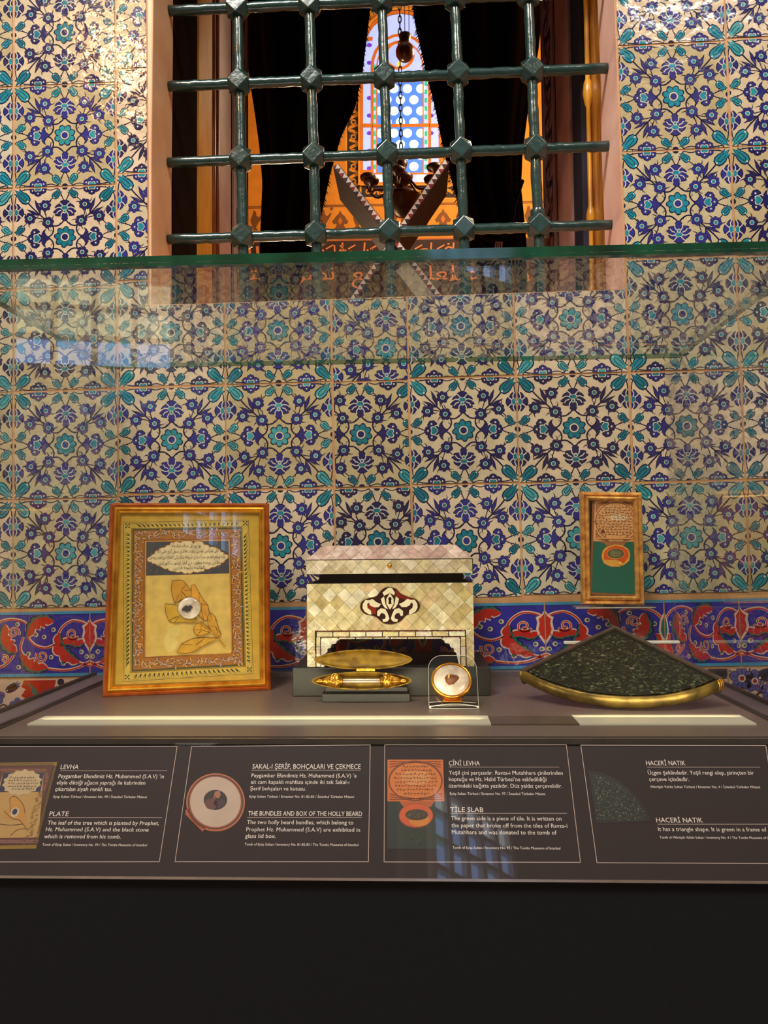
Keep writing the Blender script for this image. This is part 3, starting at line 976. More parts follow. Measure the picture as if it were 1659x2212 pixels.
for k in range(9):
    x = 756 + k*27
    B.stroke(spline([fp(x, 10), fp(x + 10, 2), fp(x + 14, 14), fp(x + 22, 4), fp(x + 26, 12)]), .03, L(232, 160, 50), 3)
    B.stroke(spline([fp(x, 24), fp(x + 10, 32), fp(x + 16, 20), fp(x + 26, 30)]), .014, BK, 3)
# dado of lobed palmettes and ewers
lw = lambda y, d=2.2: B.stroke([fp(380, y + 9), fp(1320, y - 9)], d*.0033, BR, 1)
lw(441); lw(444); lw(510, 4)
for k in range(26):
    x = 402 + k*37; dy = (868 - x)*.018
    p = lambda a, b: fp(x + a, 478 + dy + b)
    if k % 2:
        B.poly([p(0, -26), p(4, -18), p(9, -14), p(14, -6), p(18, -2), p(14, 4), p(8, 3), p(9, 10), p(14, 14), p(10, 19), p(3, 14), p(0, 20), p(-3, 14), p(-10, 19), p(-14, 14), p(-9, 10), p(-8, 3), p(-14, 4), p(-18, -2), p(-14, -6), p(-9, -14), p(-4, -18)], BR, 1)
        B.poly([p(0, -12), p(5, -3), p(0, 6), p(-5, -3)], L(176, 100, 22), 2)
    else:
        B.poly([p(-2, -30), p(3, -26), p(4, -18), p(9, -14), p(16, -22), p(18, -18), p(10, -4), p(6, 2), p(3, 8), p(8, 14), p(-8, 14), p(-3, 8), p(-7, 0), p(-9, -8), p(-5, -18)], BR, 1)
        B.ell(p(18, -30), .012, .012, BR, 1, 8)
    B.stroke(spline([p(-19, 24), p(-9, 30), p(0, 22), p(9, 30), p(19, 24)]), .02, BR, 1)
    B.stroke([p(-16, 16), p(-6, 26)], .014, BR, 1); B.stroke([p(16, 16), p(6, 26)], .014, BR, 1)
    B.ell(p(0, 27), .02, .012, BR, 1, 8)
# dark inscription frieze with large letters
frect(300, 514, 1400, 760, L(46, 22, 14), 1)
B.stroke([fp(300, 526), fp(1400, 508)], .012, L(170, 92, 40), 2)
LET = L(206, 120, 62)
wrd = [('وقل', 700, 70), ('عن', 790, 60), ('رفيع', 900, 110), ('لعن', 1010, 90), ('وفا', 1085, 80), ('اسم', 590, 90), ('الله', 470, 100), ('واهل', 1200, 100)]
for w_, x, wd_ in wrd:
    q = fp(x, 552 + (868 - x)*.018); B.text(arabic(w_), q[0], q[1], .12, LET, 2, width=wd_*.0031)
for w_, x, wd_ in (('ارفع', 760, 90), ('لعلى', 880, 110), ('عند', 965, 70), ('وقالوا', 1050, 100), ('نصر', 640, 90), ('فتح', 500, 90)):
    q = fp(x, 606); B.text(arabic(w_), q[0], q[1], .15, LET, 2, width=wd_*.0031)
for k in range(9):
    x = 690 + k*48; B.stroke([fp(x, 548), fp(x + 2, 524)], .012, LET, 2)
    B.stroke([fp(x + 14, 538), fp(x + 30, 529)], .01, LET, 2); B.ell(fp(x + 8, 541), .008, .008, LET, 2, 6)
wall_far = B.build('wall_far', 'paint'); wall_far.matrix_world = FM
tag(wall_far, kind='structure')
ch = MB(); ch.box((-3.3, RV, 0), (-3.2, FY, 7.0)); ch.box((3.2, RV, 0), (3.3, FY, 7.0))
ch.box((-3.3, FY + .03, 0), (3.3, FY + .15, 7.0)); ch.box((-3.3, RV - .04, 0), (-.71, RV + .001, 7.0)); ch.box((.61, RV - .04, 0), (3.3, RV + .001, 7.0))
struct('wall_chamber', ch, mat('chamber_ochre', L(176, 112, 40), 0.8, scale=3))
struct('ceiling_chamber', MB().box((-3.3, RV - .04, 7.0), (3.3, FY + .15, 7.1)), 'chamber_ochre')
struct('floor_chamber', MB().box((-3.2, RV, -.05), (3.2, FY, 0)), 'floor_stone')

# stained glass window
win = tag(bpy.data.objects.new('window_1', None), kind='structure'); COL.objects.link(win)
win.matrix_world = Matrix.Translation((0, FY - .03, EYE.z))
SP = Plane(win.matrix_world); wp_ = SP.px
PALEB = L(150, 168, 232); MIDB = L(66, 112, 206); DOT = L(196, 246, 250); AMB = L(214, 118, 20); PUR = L(84, 40, 170); GRNG = L(40, 160, 110)
S = Art(.0006); Fm = Art(.0006)
def arch(xl, xr, yt, yb, n=12):
    xc, r = (xl + xr)/2, (xr - xl)/2
    pts = [wp_(xl, yb), wp_(xr, yb)]
    h = r*1.12
    for k in range(n + 1):
        a = pi*k/n
        pts.append(wp_(xc + r*cos(a), yt + h - h*sin(a)))
    return pts
S.poly(arch(783, 949, 30, 394), PALEB, 1)
S.poly(arch(806, 926, 78, 374), PALEB, 2)
S.poly([wp_(813, 374), wp_(914, 374), wp_(914, 174), wp_(813, 174)], MIDB, 3)
for r_ in range(9):
    for c_i in range(4):
        x = 822 + c_i*29 + (14 if r_ % 2 else 0); y = 192 + r_*24
        if x < 912: S.ell(wp_(x, y), .034, .034, DOT, 4, 16)
for k in range(9):
    for x in (798, 931):
        S.ell(wp_(x, 60 + k*38), .020, .016, PUR, 4, 8)
for x in (809, 920):
    for k in range(13):
        S.poly([wp_(x - 3, 150 + k*18), wp_(x + 3, 150 + k*18), wp_(x + 3, 140 + k*18), wp_(x - 3, 140 + k*18)], GRNG, 5)
def outl(pts, w, col, lay, closed=True): Fm.stroke(pts, w, col, lay, closed)
S.ell(wp_(863, 120), .085, .085, L(140, 160, 236), 4, 20); S.ell(wp_(863, 139), .018, .02, L(250, 190, 40), 6, 8)
S.build('coloured_panes', 'stained', win)
outl(arch(781, 951, 26, 396), .026, AMB, 8); outl(arch(804, 928, 76, 376), .022, AMB, 8)
outl(arch(776, 956, 18, 399), .016, L(232, 150, 40), 7); outl(arch(814, 914, 90, 374), .010, AMB, 8)
Fm.ring(wp_(863, 120), .10, .022, AMB, 9, 20)
for y in (174, 272):
    outl([wp_(804, y + 1), wp_(928, y - 1)], .024, AMB, 9, False)
for y in (85, 172, 272, 372):
    for x0, x1 in ((781, 805), (927, 951)):
        outl([wp_(x0, y), wp_(x1, y)], .03, AMB, 9, False)
Fm.build('lead_frame', 'paint', win)

# ------------------------------------------------------------------ dark curtains parted behind the recess
def at_y(tbl, y):
    for (xa, ya), (xb, yb) in zip(tbl, tbl[1:]):
        if y <= yb: return xa + (xb - xa)*max(0, (y - ya))/(yb - ya)
    return tbl[-1][0]


def curtain(label, outer, inner, side, CY):
    t = thing('curtain', label, 'curtain', Matrix.Translation((0, CY, 0)), 'black curtains of the chamber')
    rows = [-215 + 15*k for k in range(60)]; N = 40
    vs = []; fs = []
    for y in rows:
        xo, xi = at_y(outer, y), at_y(inner, y)
        for k in range(N + 1):
            u = k/N; p = on_y(xo + (xi - xo)*u, y, CY)
            f = .035*sin(u*22) + .018*sin(u*47 + 1)
            vs.append((p.x, f, p.z))
    for r in range(len(rows) - 1):
        for k in range(N):
            a = r*(N + 1) + k; q = (a, a + 1, a + N + 2, a + N + 1)
            fs.append(q if side > 0 else q[::-1])
    o = MB().add(vs, fs, True).build('drape', 'black_cloth', t)
    so = o.modifiers.new('thick', 'SOLIDIFY'); so.thickness = .006
    # brush fringe along the parting edge
    R = random.Random(11 + side); mb = MB()
    for k in range(330):
        y = -80 + 750*k/330; p = on_y(at_y(inner, y) - side*R.uniform(2, 12), y, CY)
        l = R.uniform(.014, .034); d = Vector((side*l*.75, R.uniform(-.012, .004), -l))
        b = Vector((p.x, -.04, p.z)); w = .006
        mb.add([b + Vector((0, 0, w)), b - Vector((0, 0, w)), b + d, b + Vector((0, .006, 0))], [(0, 1, 2), (0, 2, 3), (1, 3, 2)])
    mb.build('fringe', 'fringe', t)
    return t


cl = curtain('black fringed curtain hanging left of the stained glass window, seen through the grille',
             [(520, -90), (527, 100), (550, 250), (558, 310), (565, 390), (560, 510), (560, 700)],
             [(816, -90), (801, 20), (784, 160), (768, 235), (740, 290), (716, 370), (694, 470), (686, 530), (650, 600), (600, 700)], 1, 2.98)
cr = curtain('black folded curtain hanging right of the stained glass window, tied with a cord',
             [(1185, -90), (1165, 100), (1140, 250), (1130, 330), (1127, 400), (1135, 480), (1140, 540), (1140, 700)],
             [(876, -90), (897, 60), (925, 180), (940, 240), (958, 330), (985, 430), (1010, 530), (1035, 600), (1060, 700)], -1, 2.98)
mb = MB()
mb.tube(spline([on_y(1128, 390, 2.90) - cr.location, on_y(1112, 440, 2.89) - cr.location, on_y(1098, 500, 2.88) - cr.location, on_y(1075, 524, 2.87) - cr.location, on_y(1030, 495, 2.88) - cr.location, on_y(1004, 410, 2.90) - cr.location]), .009, 7)
mb.build('tie_cord', 'fringe', cr)
mb = MB()
for k in range(4):
    mb.tube([on_y(1072 + 4*k, 522, 2.86) - cr.location, on_y(1068 + 5*k, 546 + (k % 2)*5, 2.86) - cr.location], .003, 5)
mb.build('tassel', 'marble_pink', cr)

# ------------------------------------------------------------------ folding book stand on the inner sill
BY = 2.08
bs = thing('book_stand', 'crossed wooden book stand edged with pearl and red triangle inlay on the window sill', 'book stand', Matrix.Translation((on_y(848, 500, BY).x, BY, 1.862)))
loc = lambda px, py: ((on_y(px, py, BY) - bs.location).x, (on_y(px, py, BY) - bs.location).z)
def slab(pa, pb, side, yd):
    a, b = Vector(loc(*pa)), Vector(loc(*pb))
    d = (b - a).normalized()
    b = a + d*((a.y)/-d.y)                      # run down to the sill
    nrm = Vector((-d.y, d.x)) * side
    th = .017
    poly = [tuple(a), tuple(b), tuple(b + nrm*th), tuple(a + nrm*th)]
    o = MB().prism(poly, .0 + yd, .20 + yd).build('leaf', 'carved', bs)
    I = Art(.0004); Lg = (b - a).length; n = int(Lg/.0165)
    pt = lambda s_, w: tuple(a + d*s_ + nrm*(th*w))
    I.poly([pt(0, 0), pt(Lg, 0), pt(Lg, 1), pt(0, 1)], L(70, 24, 20), 1)
    for k in range(n):
        s0, s1 = k*Lg/n, (k + 1)*Lg/n
        I.poly([pt(s0, .12), pt(s1, .12), pt((s0 + s1)/2, .92)], L(226, 204, 190), 2)
        if k % 3 == 1: I.poly([pt((s0 + s1)/2, .9), pt(s1, .14), pt(s1 + Lg/n/2, .9)], L(140, 30, 26), 2)
        elif k % 3 == 2: I.poly([pt((s0 + s1)/2, .9), pt(s1, .14), pt(s1 + Lg/n/2, .9)], L(40, 22, 20), 2)
    i = I.build('inlay_strip', 'inlay', o); i.location = (0, yd - .0006, 0); i['label'] = 'pale triangle inlay on the edge'
slab((730, 353), (850, 505), -1, 0.0)
slab((960, 343), (848, 508), 1, 0.001)

# ------------------------------------------------------------------ chandelier and hanging ball in the chamber
CY = 3.9; k_ = CY/F_PX
cp = on_y(868, 470, CY)
cn = thing('chandelier', 'dark bronze chandelier with cups hanging before the stained glass window', 'chandelier', Matrix.Translation((cp.x, CY, cp.z)))
Z = lambda py: (470 - py)*k_
MB().lathe([(.001, Z(472)), (14*k_, Z(466)), (30*k_, Z(450)), (40*k_, Z(430)), (43*k_, Z(424)), (40*k_, Z(422)), (12*k_, Z(420))], 24).build('bowl', 'bronze', cn)
MB().lathe([(8*k_, Z(424)), (14*k_, Z(418)), (9*k_, Z(408)), (12*k_, Z(400)), (16*k_, Z(394)), (24*k_, Z(386)), (26*k_, Z(378)), (14*k_, Z(372)), (8*k_, Z(366)), (12*k_, Z(356)), (14*k_, Z(348)), (10*k_, Z(340)), (3*k_, Z(336))], 20).build('stem', 'bronze', cn)
for a in (165, 200, 340, 20, 262, 100):
    ca, sa = cos(radians(a)), sin(radians(a)); e = 78 if a in (165, 20) else 70
    hz = 372 if a in (165, 20) else 402
    if a == 20: hz = 350
    path = [(20*k_*ca, 20*k_*sa, Z(388)), (40*k_*ca, 40*k_*sa, Z(412)), (60*k_*ca, 60*k_*sa, Z(416)), (e*k_*ca, e*k_*sa, Z(hz + 20)), (e*k_*ca, e*k_*sa, Z(hz + 4))]
    arm = MB().tube(spline(path), 2.6*k_, 7).build('arm', 'bronze', cn)
    MB().lathe([(3*k_, Z(hz + 8)), (7*k_, Z(hz + 3)), (16*k_, Z(hz)), (18*k_, Z(hz - 6)), (14*k_, Z(hz - 10)), (4*k_, Z(hz - 11))], 14, Matrix.Translation((e*k_*ca, e*k_*sa, 0))).build('cup', 'bronze', arm)
mb = MB()
for k in range(int((7.0 - cp.z - Z(338))/.034)):
    zc = Z(338) + k*.034
    c = [Vector((cos(t)*.0085, 0, sin(t)*.021)) for t in (2*pi*i/10 for i in range(10))]
    if k % 2: c = [Vector((0, p.x, p.z)) for p in c]
    mb.tube([p + Vector((0, 0, zc)) for p in c], .0032, 5, closed=True)
mb.build('chain', 'chain', cn)
BY2 = 3.3; k2 = BY2/F_PX; bp_ = on_y(875, 112, BY2)
hb = thing('hanging_ball', 'polished brown wooden ball with a short neck hanging above the chandelier', 'pendant', Matrix.Translation(bp_))
MB().lathe([(.001, -22*k2), (7*k2, -21*k2), (15*k2, -16*k2), (20*k2, -8*k2), (21*k2, 2*k2), (18*k2, 11*k2), (11*k2, 18*k2), (9*k2, 22*k2)], 24).build('ball', 'wood_ball', hb)
MB().lathe([(9*k2, 18*k2), (11*k2, 24*k2), (14*k2, 36*k2), (13*k2, 39*k2), (2*k2, 41*k2)], 18).build('neck', 'bronze', hb)
mb = MB()
for dx, tx in ((-10, -18), (0, -4), (9, 16)):
    mb.tube([(dx*k2, 0, 38*k2), (tx*k2*1.5, 0, 7.0 - bp_.z)], .0016, 5)
mb.build('cord', 'chain', hb)
# ------------------------------------------------------------------ display case
DX0, DX1 = -.732, .626           # outer sides
DF, DB = 1.186, 1.742            # deck front / back
GT = 1.7105                      # underside of the top pane
case = thing('display_case', 'long dark museum display case with glass hood and sloping caption board against the tiled wall', 'display case', Matrix.Translation((-.053, 1.45, 0)))
CL = case.location
def cb(a, b, bev=0): return MB().box(tuple(Vector(a) - CL), tuple(Vector(b) - CL), bev)
cb((DX0, 1.128, 0), (DX1, DB, .974)).build('cabinet', 'base_black', case)
cb((DX0 + .06, DF, .985), (DX1 - .052, DB, 1.0)).build('deck', 'deck', case)
for a, b in (((DX0, 1.12, .985), (DX0 + .050, DB, 1.004)), ((DX1 - .042, 1.12, .985), (DX1, DB, 1.004)), ((DX0 + .05, DB - .018, .985), (DX1 - .042, DB, 1.012))):
    cb(a, b, .001).build('side_rim', 'rim', case)
for a, b in (((DX0 + .050, DF, .984), (DX0 + .062, DB - .018, 1.001)), ((DX1 - .054, DF, .984), (DX1 - .042, DB - .018, 1.001)),
             ((DX0 - .001, 1.12, 1.004), (DX0 + .007, DB, 1.010)), ((DX1 - .007, 1.12, 1.004), (DX1 + .001, DB, 1.010))):
    cb(a, b).build('gasket', 'rim_dark', case)
fr = cb((DX0, 1.1165, .9745), (DX1, DF, .9925)); fr.build('front_channel', 'groove', case)
o = cb((DX0, 1.168, .992), (DX1, 1.173, 1.0005)); o.build('metal_edge', 'metal_line', case)
gf = cb((DX0 + .02, 1.118, .9927), (DX1 - .02, 1.1222, GT)).build('front_pane', 'glass', case)
gl_ = cb((DX0 + .047, 1.1225, .99), (DX0 + .055, DB, GT)).build('side_pane', 'glass', case)
cb((DX1 - .057, 1.1225, .99), (DX1 - .049, DB, GT)).build('side_pane', 'glass', case)
tp = cb((DX0 + .02, 1.1035, GT + .0003), (DX1 - .02, 1.748, GT + .0103))
me_o = tp.build('top_pane', ['glass', 'glass_edge'], case)
for p in me_o.data.polygons:
    if abs(p.normal.z) < .5: p.material_index = 1
e_ = cb((DX0 + .02, 1.1025, GT - .0052), (DX1 - .02, 1.1135, GT - .0003)); e_.build('pane_edge', 'glass_edge', case)['label'] = 'green polished edge of the glass'
# light strip: two lit diffusers and a dark stretch
o = cb((-.640, 1.258, 1.0), (.121, 1.318, 1.0025)).build('light_strip', 'diffuser', case); o['label'] = 'long lit diffuser strip'
for v in o.data.vertices:
    if v.co.x + CL.x < -.6 and v.co.y + CL.y > 1.3: v.co.x += .002
o = cb((.1215, 1.258, 1.0), (.262, 1.318, 1.002)).build('light_strip', 'diffuser_dim', case); o['label'] = 'unlit stretch of the strip'
o = cb((.2625, 1.258, 1.0), (.541, 1.322, 1.0025)).build('light_strip', 'diffuser', case); o['label'] = 'short lit diffuser strip'

# sloping caption board
SL = radians(61.0)
bm_w = Matrix.Translation((-.053, 1.113, 1.0035)) @ Matrix.Rotation(-(pi/2 - SL), 4, 'X')
BP = Plane(bm_w); bx = BP.px
BH = .172
mb = MB().box((DX0 - CL.x, 0, -BH), (DX1 - CL.x, .003, 0), .0004)
board = mb.build('caption_board', 'board', case)
board.matrix_world = Matrix.Translation((-.053, 1.113, 1.0035)) @ Matrix.Rotation(-(pi/2 - SL), 4, 'X')
board.matrix_parent_inverse = Matrix.Identity(4)
board.matrix_basis = case.matrix_world.inverted() @ bm_w
mb = MB().box((DX0 - CL.x, -.0015, -BH - .003), (DX1 - CL.x, .012, -BH + .0003))
mb.build('metal_trim', 'metal_line', board)
cb2 = cb((DX0, 1.034, .0), (DX1, 1.1275, .848)); cb2.build('front_panel', 'base_black', case)

TXT = L(214, 202, 192); LNC = L(172, 152, 142)
def caption(org, sc_, frame, rows, lines, label):
    T = Art(.00008)
    q = lambda x, y: bx(org[0] + x/sc_, org[1] + y/sc_)
    fpts = [q(*p) for p in frame]
    for a, b in zip(fpts, fpts[1:]): T.stroke([a, b], .00085, LNC, 3)
    for x0, x1, y in lines: T.stroke([q(x0, y), q(x1, y)], .0006, LNC, 3)
    for s_, x0, x1, y, cap in rows:
        a, b = q(x0, y), q(x1, y)
        size = cap/sc_*bscale(org[1] + y/sc_)/.73
        T.text(s_, a[0], a[1], size, TXT, 4, width=b[0] - a[0])
    o = T.build('caption_print', 'board_print', board); o['label'] = label
    return o
def bscale(py):
    a, b = bx(830, py - 5), bx(830, py + 5); return (a[1] - b[1])/10
ES = 'Eyüp Sultan Türbesi / Envanter No. %s / İstanbul Türbeler Müzesi'
ET = 'Tomb of Eyüp Sultan / Inventory No. %s / The Tombs Museums of Istanbul'
caption((0, 1580), 3.95, [(-60, 130), (1512, 127), (1360, 1112), (-260, 1114)], [
    ('LEVHA', 515, 668, 322, 42), ('Peygamber Efendimiz Hz. Muhammed (S.A.V) ’in', 497, 1398, 398, 36), ('eliyle diktiği ağacın yaprağı ile kabrinden', 483, 1238, 453, 36),
    ('çıkartılan siyah renkli tas.', 470, 955, 508, 36), (ES % '99', 455, 1252, 567, 22), ('PLATE', 420, 583, 722, 42),
    ('The leaf of the tree which is planted by Prophet,', 405, 1357, 795, 36), ('Hz. Muhammed (S.A.V) and the black stone', 390, 1268, 851, 36),
    ('which is removed from his tomb.', 375, 1030, 911, 36), (ET % '99', 360, 1253, 975, 22)], [(512, 1428, 336), (412, 1383, 735)], 'white caption text headed LEVHA and PLATE')
caption((370, 1580), 3.687, [(162, 120), (1585, 108), (1570, 1038), (30, 1038), (162, 120)], [
    ('SAKAL-I ŞERİF, BOHÇALARI VE ÇEKMECE', 645, 1508, 297, 40), ('Peygamber Efendimiz Hz. Muhammed (S.A.V) ’e', 638, 1475, 366, 33), ('ait cam kapaklı mahfaza içinde iki tek Sakal-ı', 633, 1417, 417, 33),
    ('Şerif bohçaları ve kutusu.', 627, 1070, 470, 33), (ES % '81-82-83', 622, 1455, 528, 21), ('THE BUNDLES AND BOX OF THE HOLLY BEARD', 612, 1520, 670, 38),
    ('The two holly beard bundles, which belong to', 602, 1450, 738, 34), ('Prophet Hz. Muhammed (S.A.V) are exhibited in', 597, 1503, 795, 34),
    ('glass lid box.', 588, 832, 848, 34), (ET % '81-82-83', 584, 1490, 908, 21)], [(640, 1508, 309), (605, 1520, 685)], 'white caption text about the bundles and box')
caption((800, 1580), 3.607, [(112, 105), (1527, 105), (1637, 1020), (107, 1017), (112, 105)], [
    ('ÇİNİ LEVHA', 612, 853, 265, 38), ('Yeşil çini parçasıdır. Ravza-i Mutahhara çinilerinden', 612, 1500, 337, 33), ('koptuğu ve Hz. Halid Türbesi’ne vakfedildiği', 613, 1373, 387, 33),
    ('üzerindeki kağıtta yazılıdır. Düz yaldız çerçevelidir.', 612, 1495, 438, 33), (ES % '97', 620, 1363, 494, 21), ('TİLE SLAB', 622, 882, 627, 38),
    ('The green side is a piece of tile. It is written on', 630, 1490, 692, 34), ('the paper that broke off from the tiles of Ravza-i', 632, 1535, 747, 34),
    ('Mutahhara and was donated to the tomb of', 635, 1452, 800, 34), (ET % '97', 640, 1480, 915, 21)], [(610, 1472, 278), (625, 1532, 638)], 'white caption text headed TILE SLAB')
caption((1230, 1580), 3.867, [(95, 115), (1640, 118), (1790, 1104), (230, 1097), (95, 115)], [
    ('HACERİ NATIK', 643, 970, 283, 40), ('Üçgen şeklindedir. Yeşil rengi olup, pirinçten bir', 657, 1542, 360, 35), ('çerçeve içindedir.', 668, 1000, 415, 35),
    ('Mihrişah Valide Sultan Türbesi / Envanter No. 4 / İstanbul Türbeler Müzesi', 680, 1593, 473, 22), ('HACERİ NATIK', 728, 1115, 760, 42),
    ('It has a triangle shape. It is green in a frame of', 743, 1647, 832, 36), ('Tomb of Mihrişah Valide Sultan / Inventory No. 4 / The Tombs Museums of Istanbul', 755, 1740, 895, 22)],
    [(648, 1593, 299), (735, 1690, 775)], 'white caption text headed HACERI NATIK')


# ---- drawings shared by the exhibits and their printed pictures
def squig(A, x0, x1, z, h, col, lay, R, w):
    """one line of small cursive handwriting, right to left"""
    x = x1
    while x > x0 + h:
        l = R.uniform(.8, 2.4)*h
        pts = [(x, z + R.uniform(.0, .5)*h)]
        n = R.randint(3, 5)
        for k in range(n): pts.append((x - l*(k + 1)/n, z + R.uniform(-.35, .55)*h))
        A.stroke(spline(pts, 4), w, col, lay, taper=lambda t: .6 + .8*sin(pi*t))
        if R.random() < .5: A.stroke([(x - l*.3, z + h*.9), (x - l*.3 - h*.05, z + h*.1)], w, col, lay)
        A.ell((x - l*.6, z + (-.6 if R.random() < .5 else .95)*h), w*.7, w*.7, col, lay, 6)
        x -= l + R.uniform(.15, .5)*h


def lobes(cx, cz, rx, rz, n, amp, k=96, e=1.0, r0=0.0):
    out = []
    for i in range(k):
        t = 2*pi*i/k; m = 1 - amp*abs(cos(n*t/2))
        c_, s_ = cos(t), sin(t)
        out.append((cx + rx*m*(abs(c_)**e)*(1 if c_ > 0 else -1), cz + rz*m*(abs(s_)**e)*(1 if s_ > 0 else -1)))
    return out


# printed pictures on the board
def pic_quad(T, q, x0, y0, x1, y1, col, lay): T.poly([q(x0, y1), q(x1, y1), q(x1, y0), q(x0, y0)], col, lay)
def qmaker(org, sc_): return lambda x, y: bx(org[0] + x/sc_, org[1] + y/sc_)
# 1 the plate
T = Art(.00008); q = qmaker((0, 1580), 3.95); R = random.Random(5)
quad = lambda pts, col, lay: T.poly([q(*p) for p in pts], col, lay)
quad([(-190, 268), (490, 262), (310, 1000), (-420, 1010)], L(150, 118, 36), 3)
quad([(-175, 292), (462, 288), (292, 968), (-400, 980)], L(62, 44, 30), 4)
quad([(-160, 300), (450, 296), (282, 962), (-390, 970)], L(96, 50, 40), 5)
for k in range(60):
    t = k/60; a = (462 + (292 - 462)*t + 8, 290 + t*680); T.stroke([q(a[0] - 12, a[1]), q(a[0] + 12, a[1] + 14)], .0008, L(40, 30, 16), 6)
for k in range(32):
    T.stroke([q(-20 + k*15, 283), q(-12 + k*15, 268)], .0008, L(40, 30, 16), 6)
for k in range(46):
    t = k/46; x = 395 - 168*t + 30*R.uniform(-1, .6); y = 350 + t*600
    T.stroke(spline([q(x, y), q(x + 14, y + 8), q(x + 6, y + 20), q(x - 10, y + 12)], 4), .0009, L(150, 104, 92), 6)
for k in range(28):
    x = 10 + k*14; T.stroke(spline([q(x, 320), q(x + 10, 330), q(x + 4, 340), q(x - 8, 332)], 4), .0009, L(160, 110, 90), 6)
    T.stroke(spline([q(x - 70, 925), q(x - 60, 935), q(x - 68, 950), q(x - 80, 940)], 4), .0009, L(160, 116, 110), 6)
quad([(30, 350), (375, 350), (330, 905), (-150, 910)], L(196, 158, 92), 6)
quad([(30, 352), (375, 352), (345, 516), (-10, 520)], L(40, 46, 78), 7)
c0 = q(190, 436); c1 = q(362, 436)
lp = lobes(0, 0, 1, 1, 14, .12)
T.poly([(c0[0] + p[0]*(c1[0] - c0[0]), c0[1] + p[1]*.0185) for p in lp], L(206, 184, 140), 8)
for k in range(5):
    a = q(60 + abs(2 - k)*16, 385 + k*24); b = q(330 - abs(2 - k)*16, 385 + k*24); squig(T, a[0], b[0], a[1] - .002, .0022, L(40, 30, 22), 9, R, .0005)
quad([(84, 570), (130, 555), (196, 620), (215, 700), (225, 770), (238, 830), (170, 760), (110, 745), (40, 740), (36, 680), (70, 665), (92, 690)], L(206, 150, 66), 8)
for pts in ([(84, 570), (130, 555), (196, 620), (215, 700)], [(36, 680), (110, 745), (170, 760), (240, 850)], [(92, 690), (84, 570)], [(0, 790), (90, 800), (200, 790)], [(90, 890), (150, 840), (220, 830)]):
    T.stroke(spline([q(*p) for p in pts]), .0007, L(70, 40, 20), 9)
T.ell(q(128, 690), .0062, .0066, L(216, 196, 160), 9); T.ell(q(128, 686), .0036, .004, L(36, 40, 84), 10)
T.c = [(c[0]*.62, c[1]*.58, c[2]*.56, c[3]) for c in T.c]; T.build('printed_picture', 'board_print', board)['label'] = 'picture of the framed plate'
# 2 the round box
T = Art(.00008); q = qmaker((370, 1580), 3.687)
def pe(cx, cy, rx, ry, col, lay, n=40): T.poly([q(cx + rx*cos(t), cy + ry*sin(t)) for t in (2*pi*k/n for k in range(n))], col, lay)
quad = lambda pts, col, lay: T.poly([q(*p) for p in pts], col, lay)
pe(353, 565, 234, 232, L(196, 112, 70), 3); quad([(115, 625), (180, 600), (280, 760), (250, 798), (112, 660)], L(186, 100, 52), 3)
pe(353, 563, 222, 218, L(92, 38, 26), 4); pe(352, 565, 212, 208, L(160, 90, 60), 5); pe(352, 562, 202, 200, L(212, 190, 170), 6)
pe(352, 546, 94, 80, L(38, 28, 34), 7, 20); pe(320, 575, 52, 48, L(104, 62, 56), 8, 14); pe(385, 570, 44, 40, L(70, 46, 56), 8, 14)
quad([(350, 480), (385, 470), (395, 510), (370, 540), (335, 530)], L(180, 118, 90), 9); T.stroke(spline([q(300, 540), q(340, 520), q(380, 545), q(420, 520)]), .0012, L(26, 18, 22), 9)
T.c = [(c[0]*.62, c[1]*.58, c[2]*.56, c[3]) for c in T.c]; T.build('printed_picture', 'board_print', board)['label'] = 'picture of the round relic box'
# 3 the tile slab
T = Art(.00008); q = qmaker((800, 1580), 3.607); R = random.Random(8)
quad = lambda pts, col, lay: T.poly([q(*p) for p in pts], col, lay)
quad([(133, 220), (567, 220), (577, 545), (133, 545)], L(226, 116, 26), 3); quad([(133, 545), (577, 545), (575, 915), (131, 915)], L(26, 44, 34), 3)
quad([(225, 545), (500, 545), (470, 590), (260, 590)], L(196, 96, 30), 4)
pe(352, 385, 212, 158, L(120, 60, 26), 4); pe(352, 388, 200, 146, L(230, 130, 44), 5); pe(352, 360, 120, 60, L(238, 158, 84), 6, 18)
for sx, sy in ((150, 235), (550, 235), (150, 530), (560, 530)):
    for k in range(3):
        T.stroke(spline([q(sx, sy + (k*22 if sy < 300 else -k*22)), q((sx + 352)/2, sy + (k*10 if sy < 300 else -k*10)), q(352, sy + (5 if sy < 300 else -5))]), .0012, L(140, 70, 24), 6)
for k in range(8):
    w = 60 + 110*sin(pi*(k + 1)/9.5); y = 275 + k*30; a, b = q(352 - w, y), q(352 + w, y); squig(T, a[0], b[0], a[1], .0022, L(84, 40, 20), 7, R, .0006)
pe(355, 658, 134, 96, L(150, 70, 20), 5); pe(357, 655, 130, 90, L(224, 96, 36), 6); pe(380, 690, 80, 50, L(226, 140, 50), 7); pe(360, 650, 92, 44, L(150, 100, 50), 7); pe(362, 648, 86, 40, L(64, 50, 30), 8)
for k in range(30): T.ell(q(362 + R.uniform(-70, 70), 648 + R.uniform(-28, 28)), .0009, .0006, L(120, 110, 60), 9, 6)
for k in range(60): T.ell(q(330 + R.gauss(0, 60), 840 + R.gauss(0, 30)), R.uniform(.0006, .0016), .0009, L(44, 76, 40), 5, 6)
T.c = [(c[0]*.62, c[1]*.58, c[2]*.56, c[3]) for c in T.c]; T.build('printed_picture', 'board_print', board)['label'] = 'picture of the tile slab'
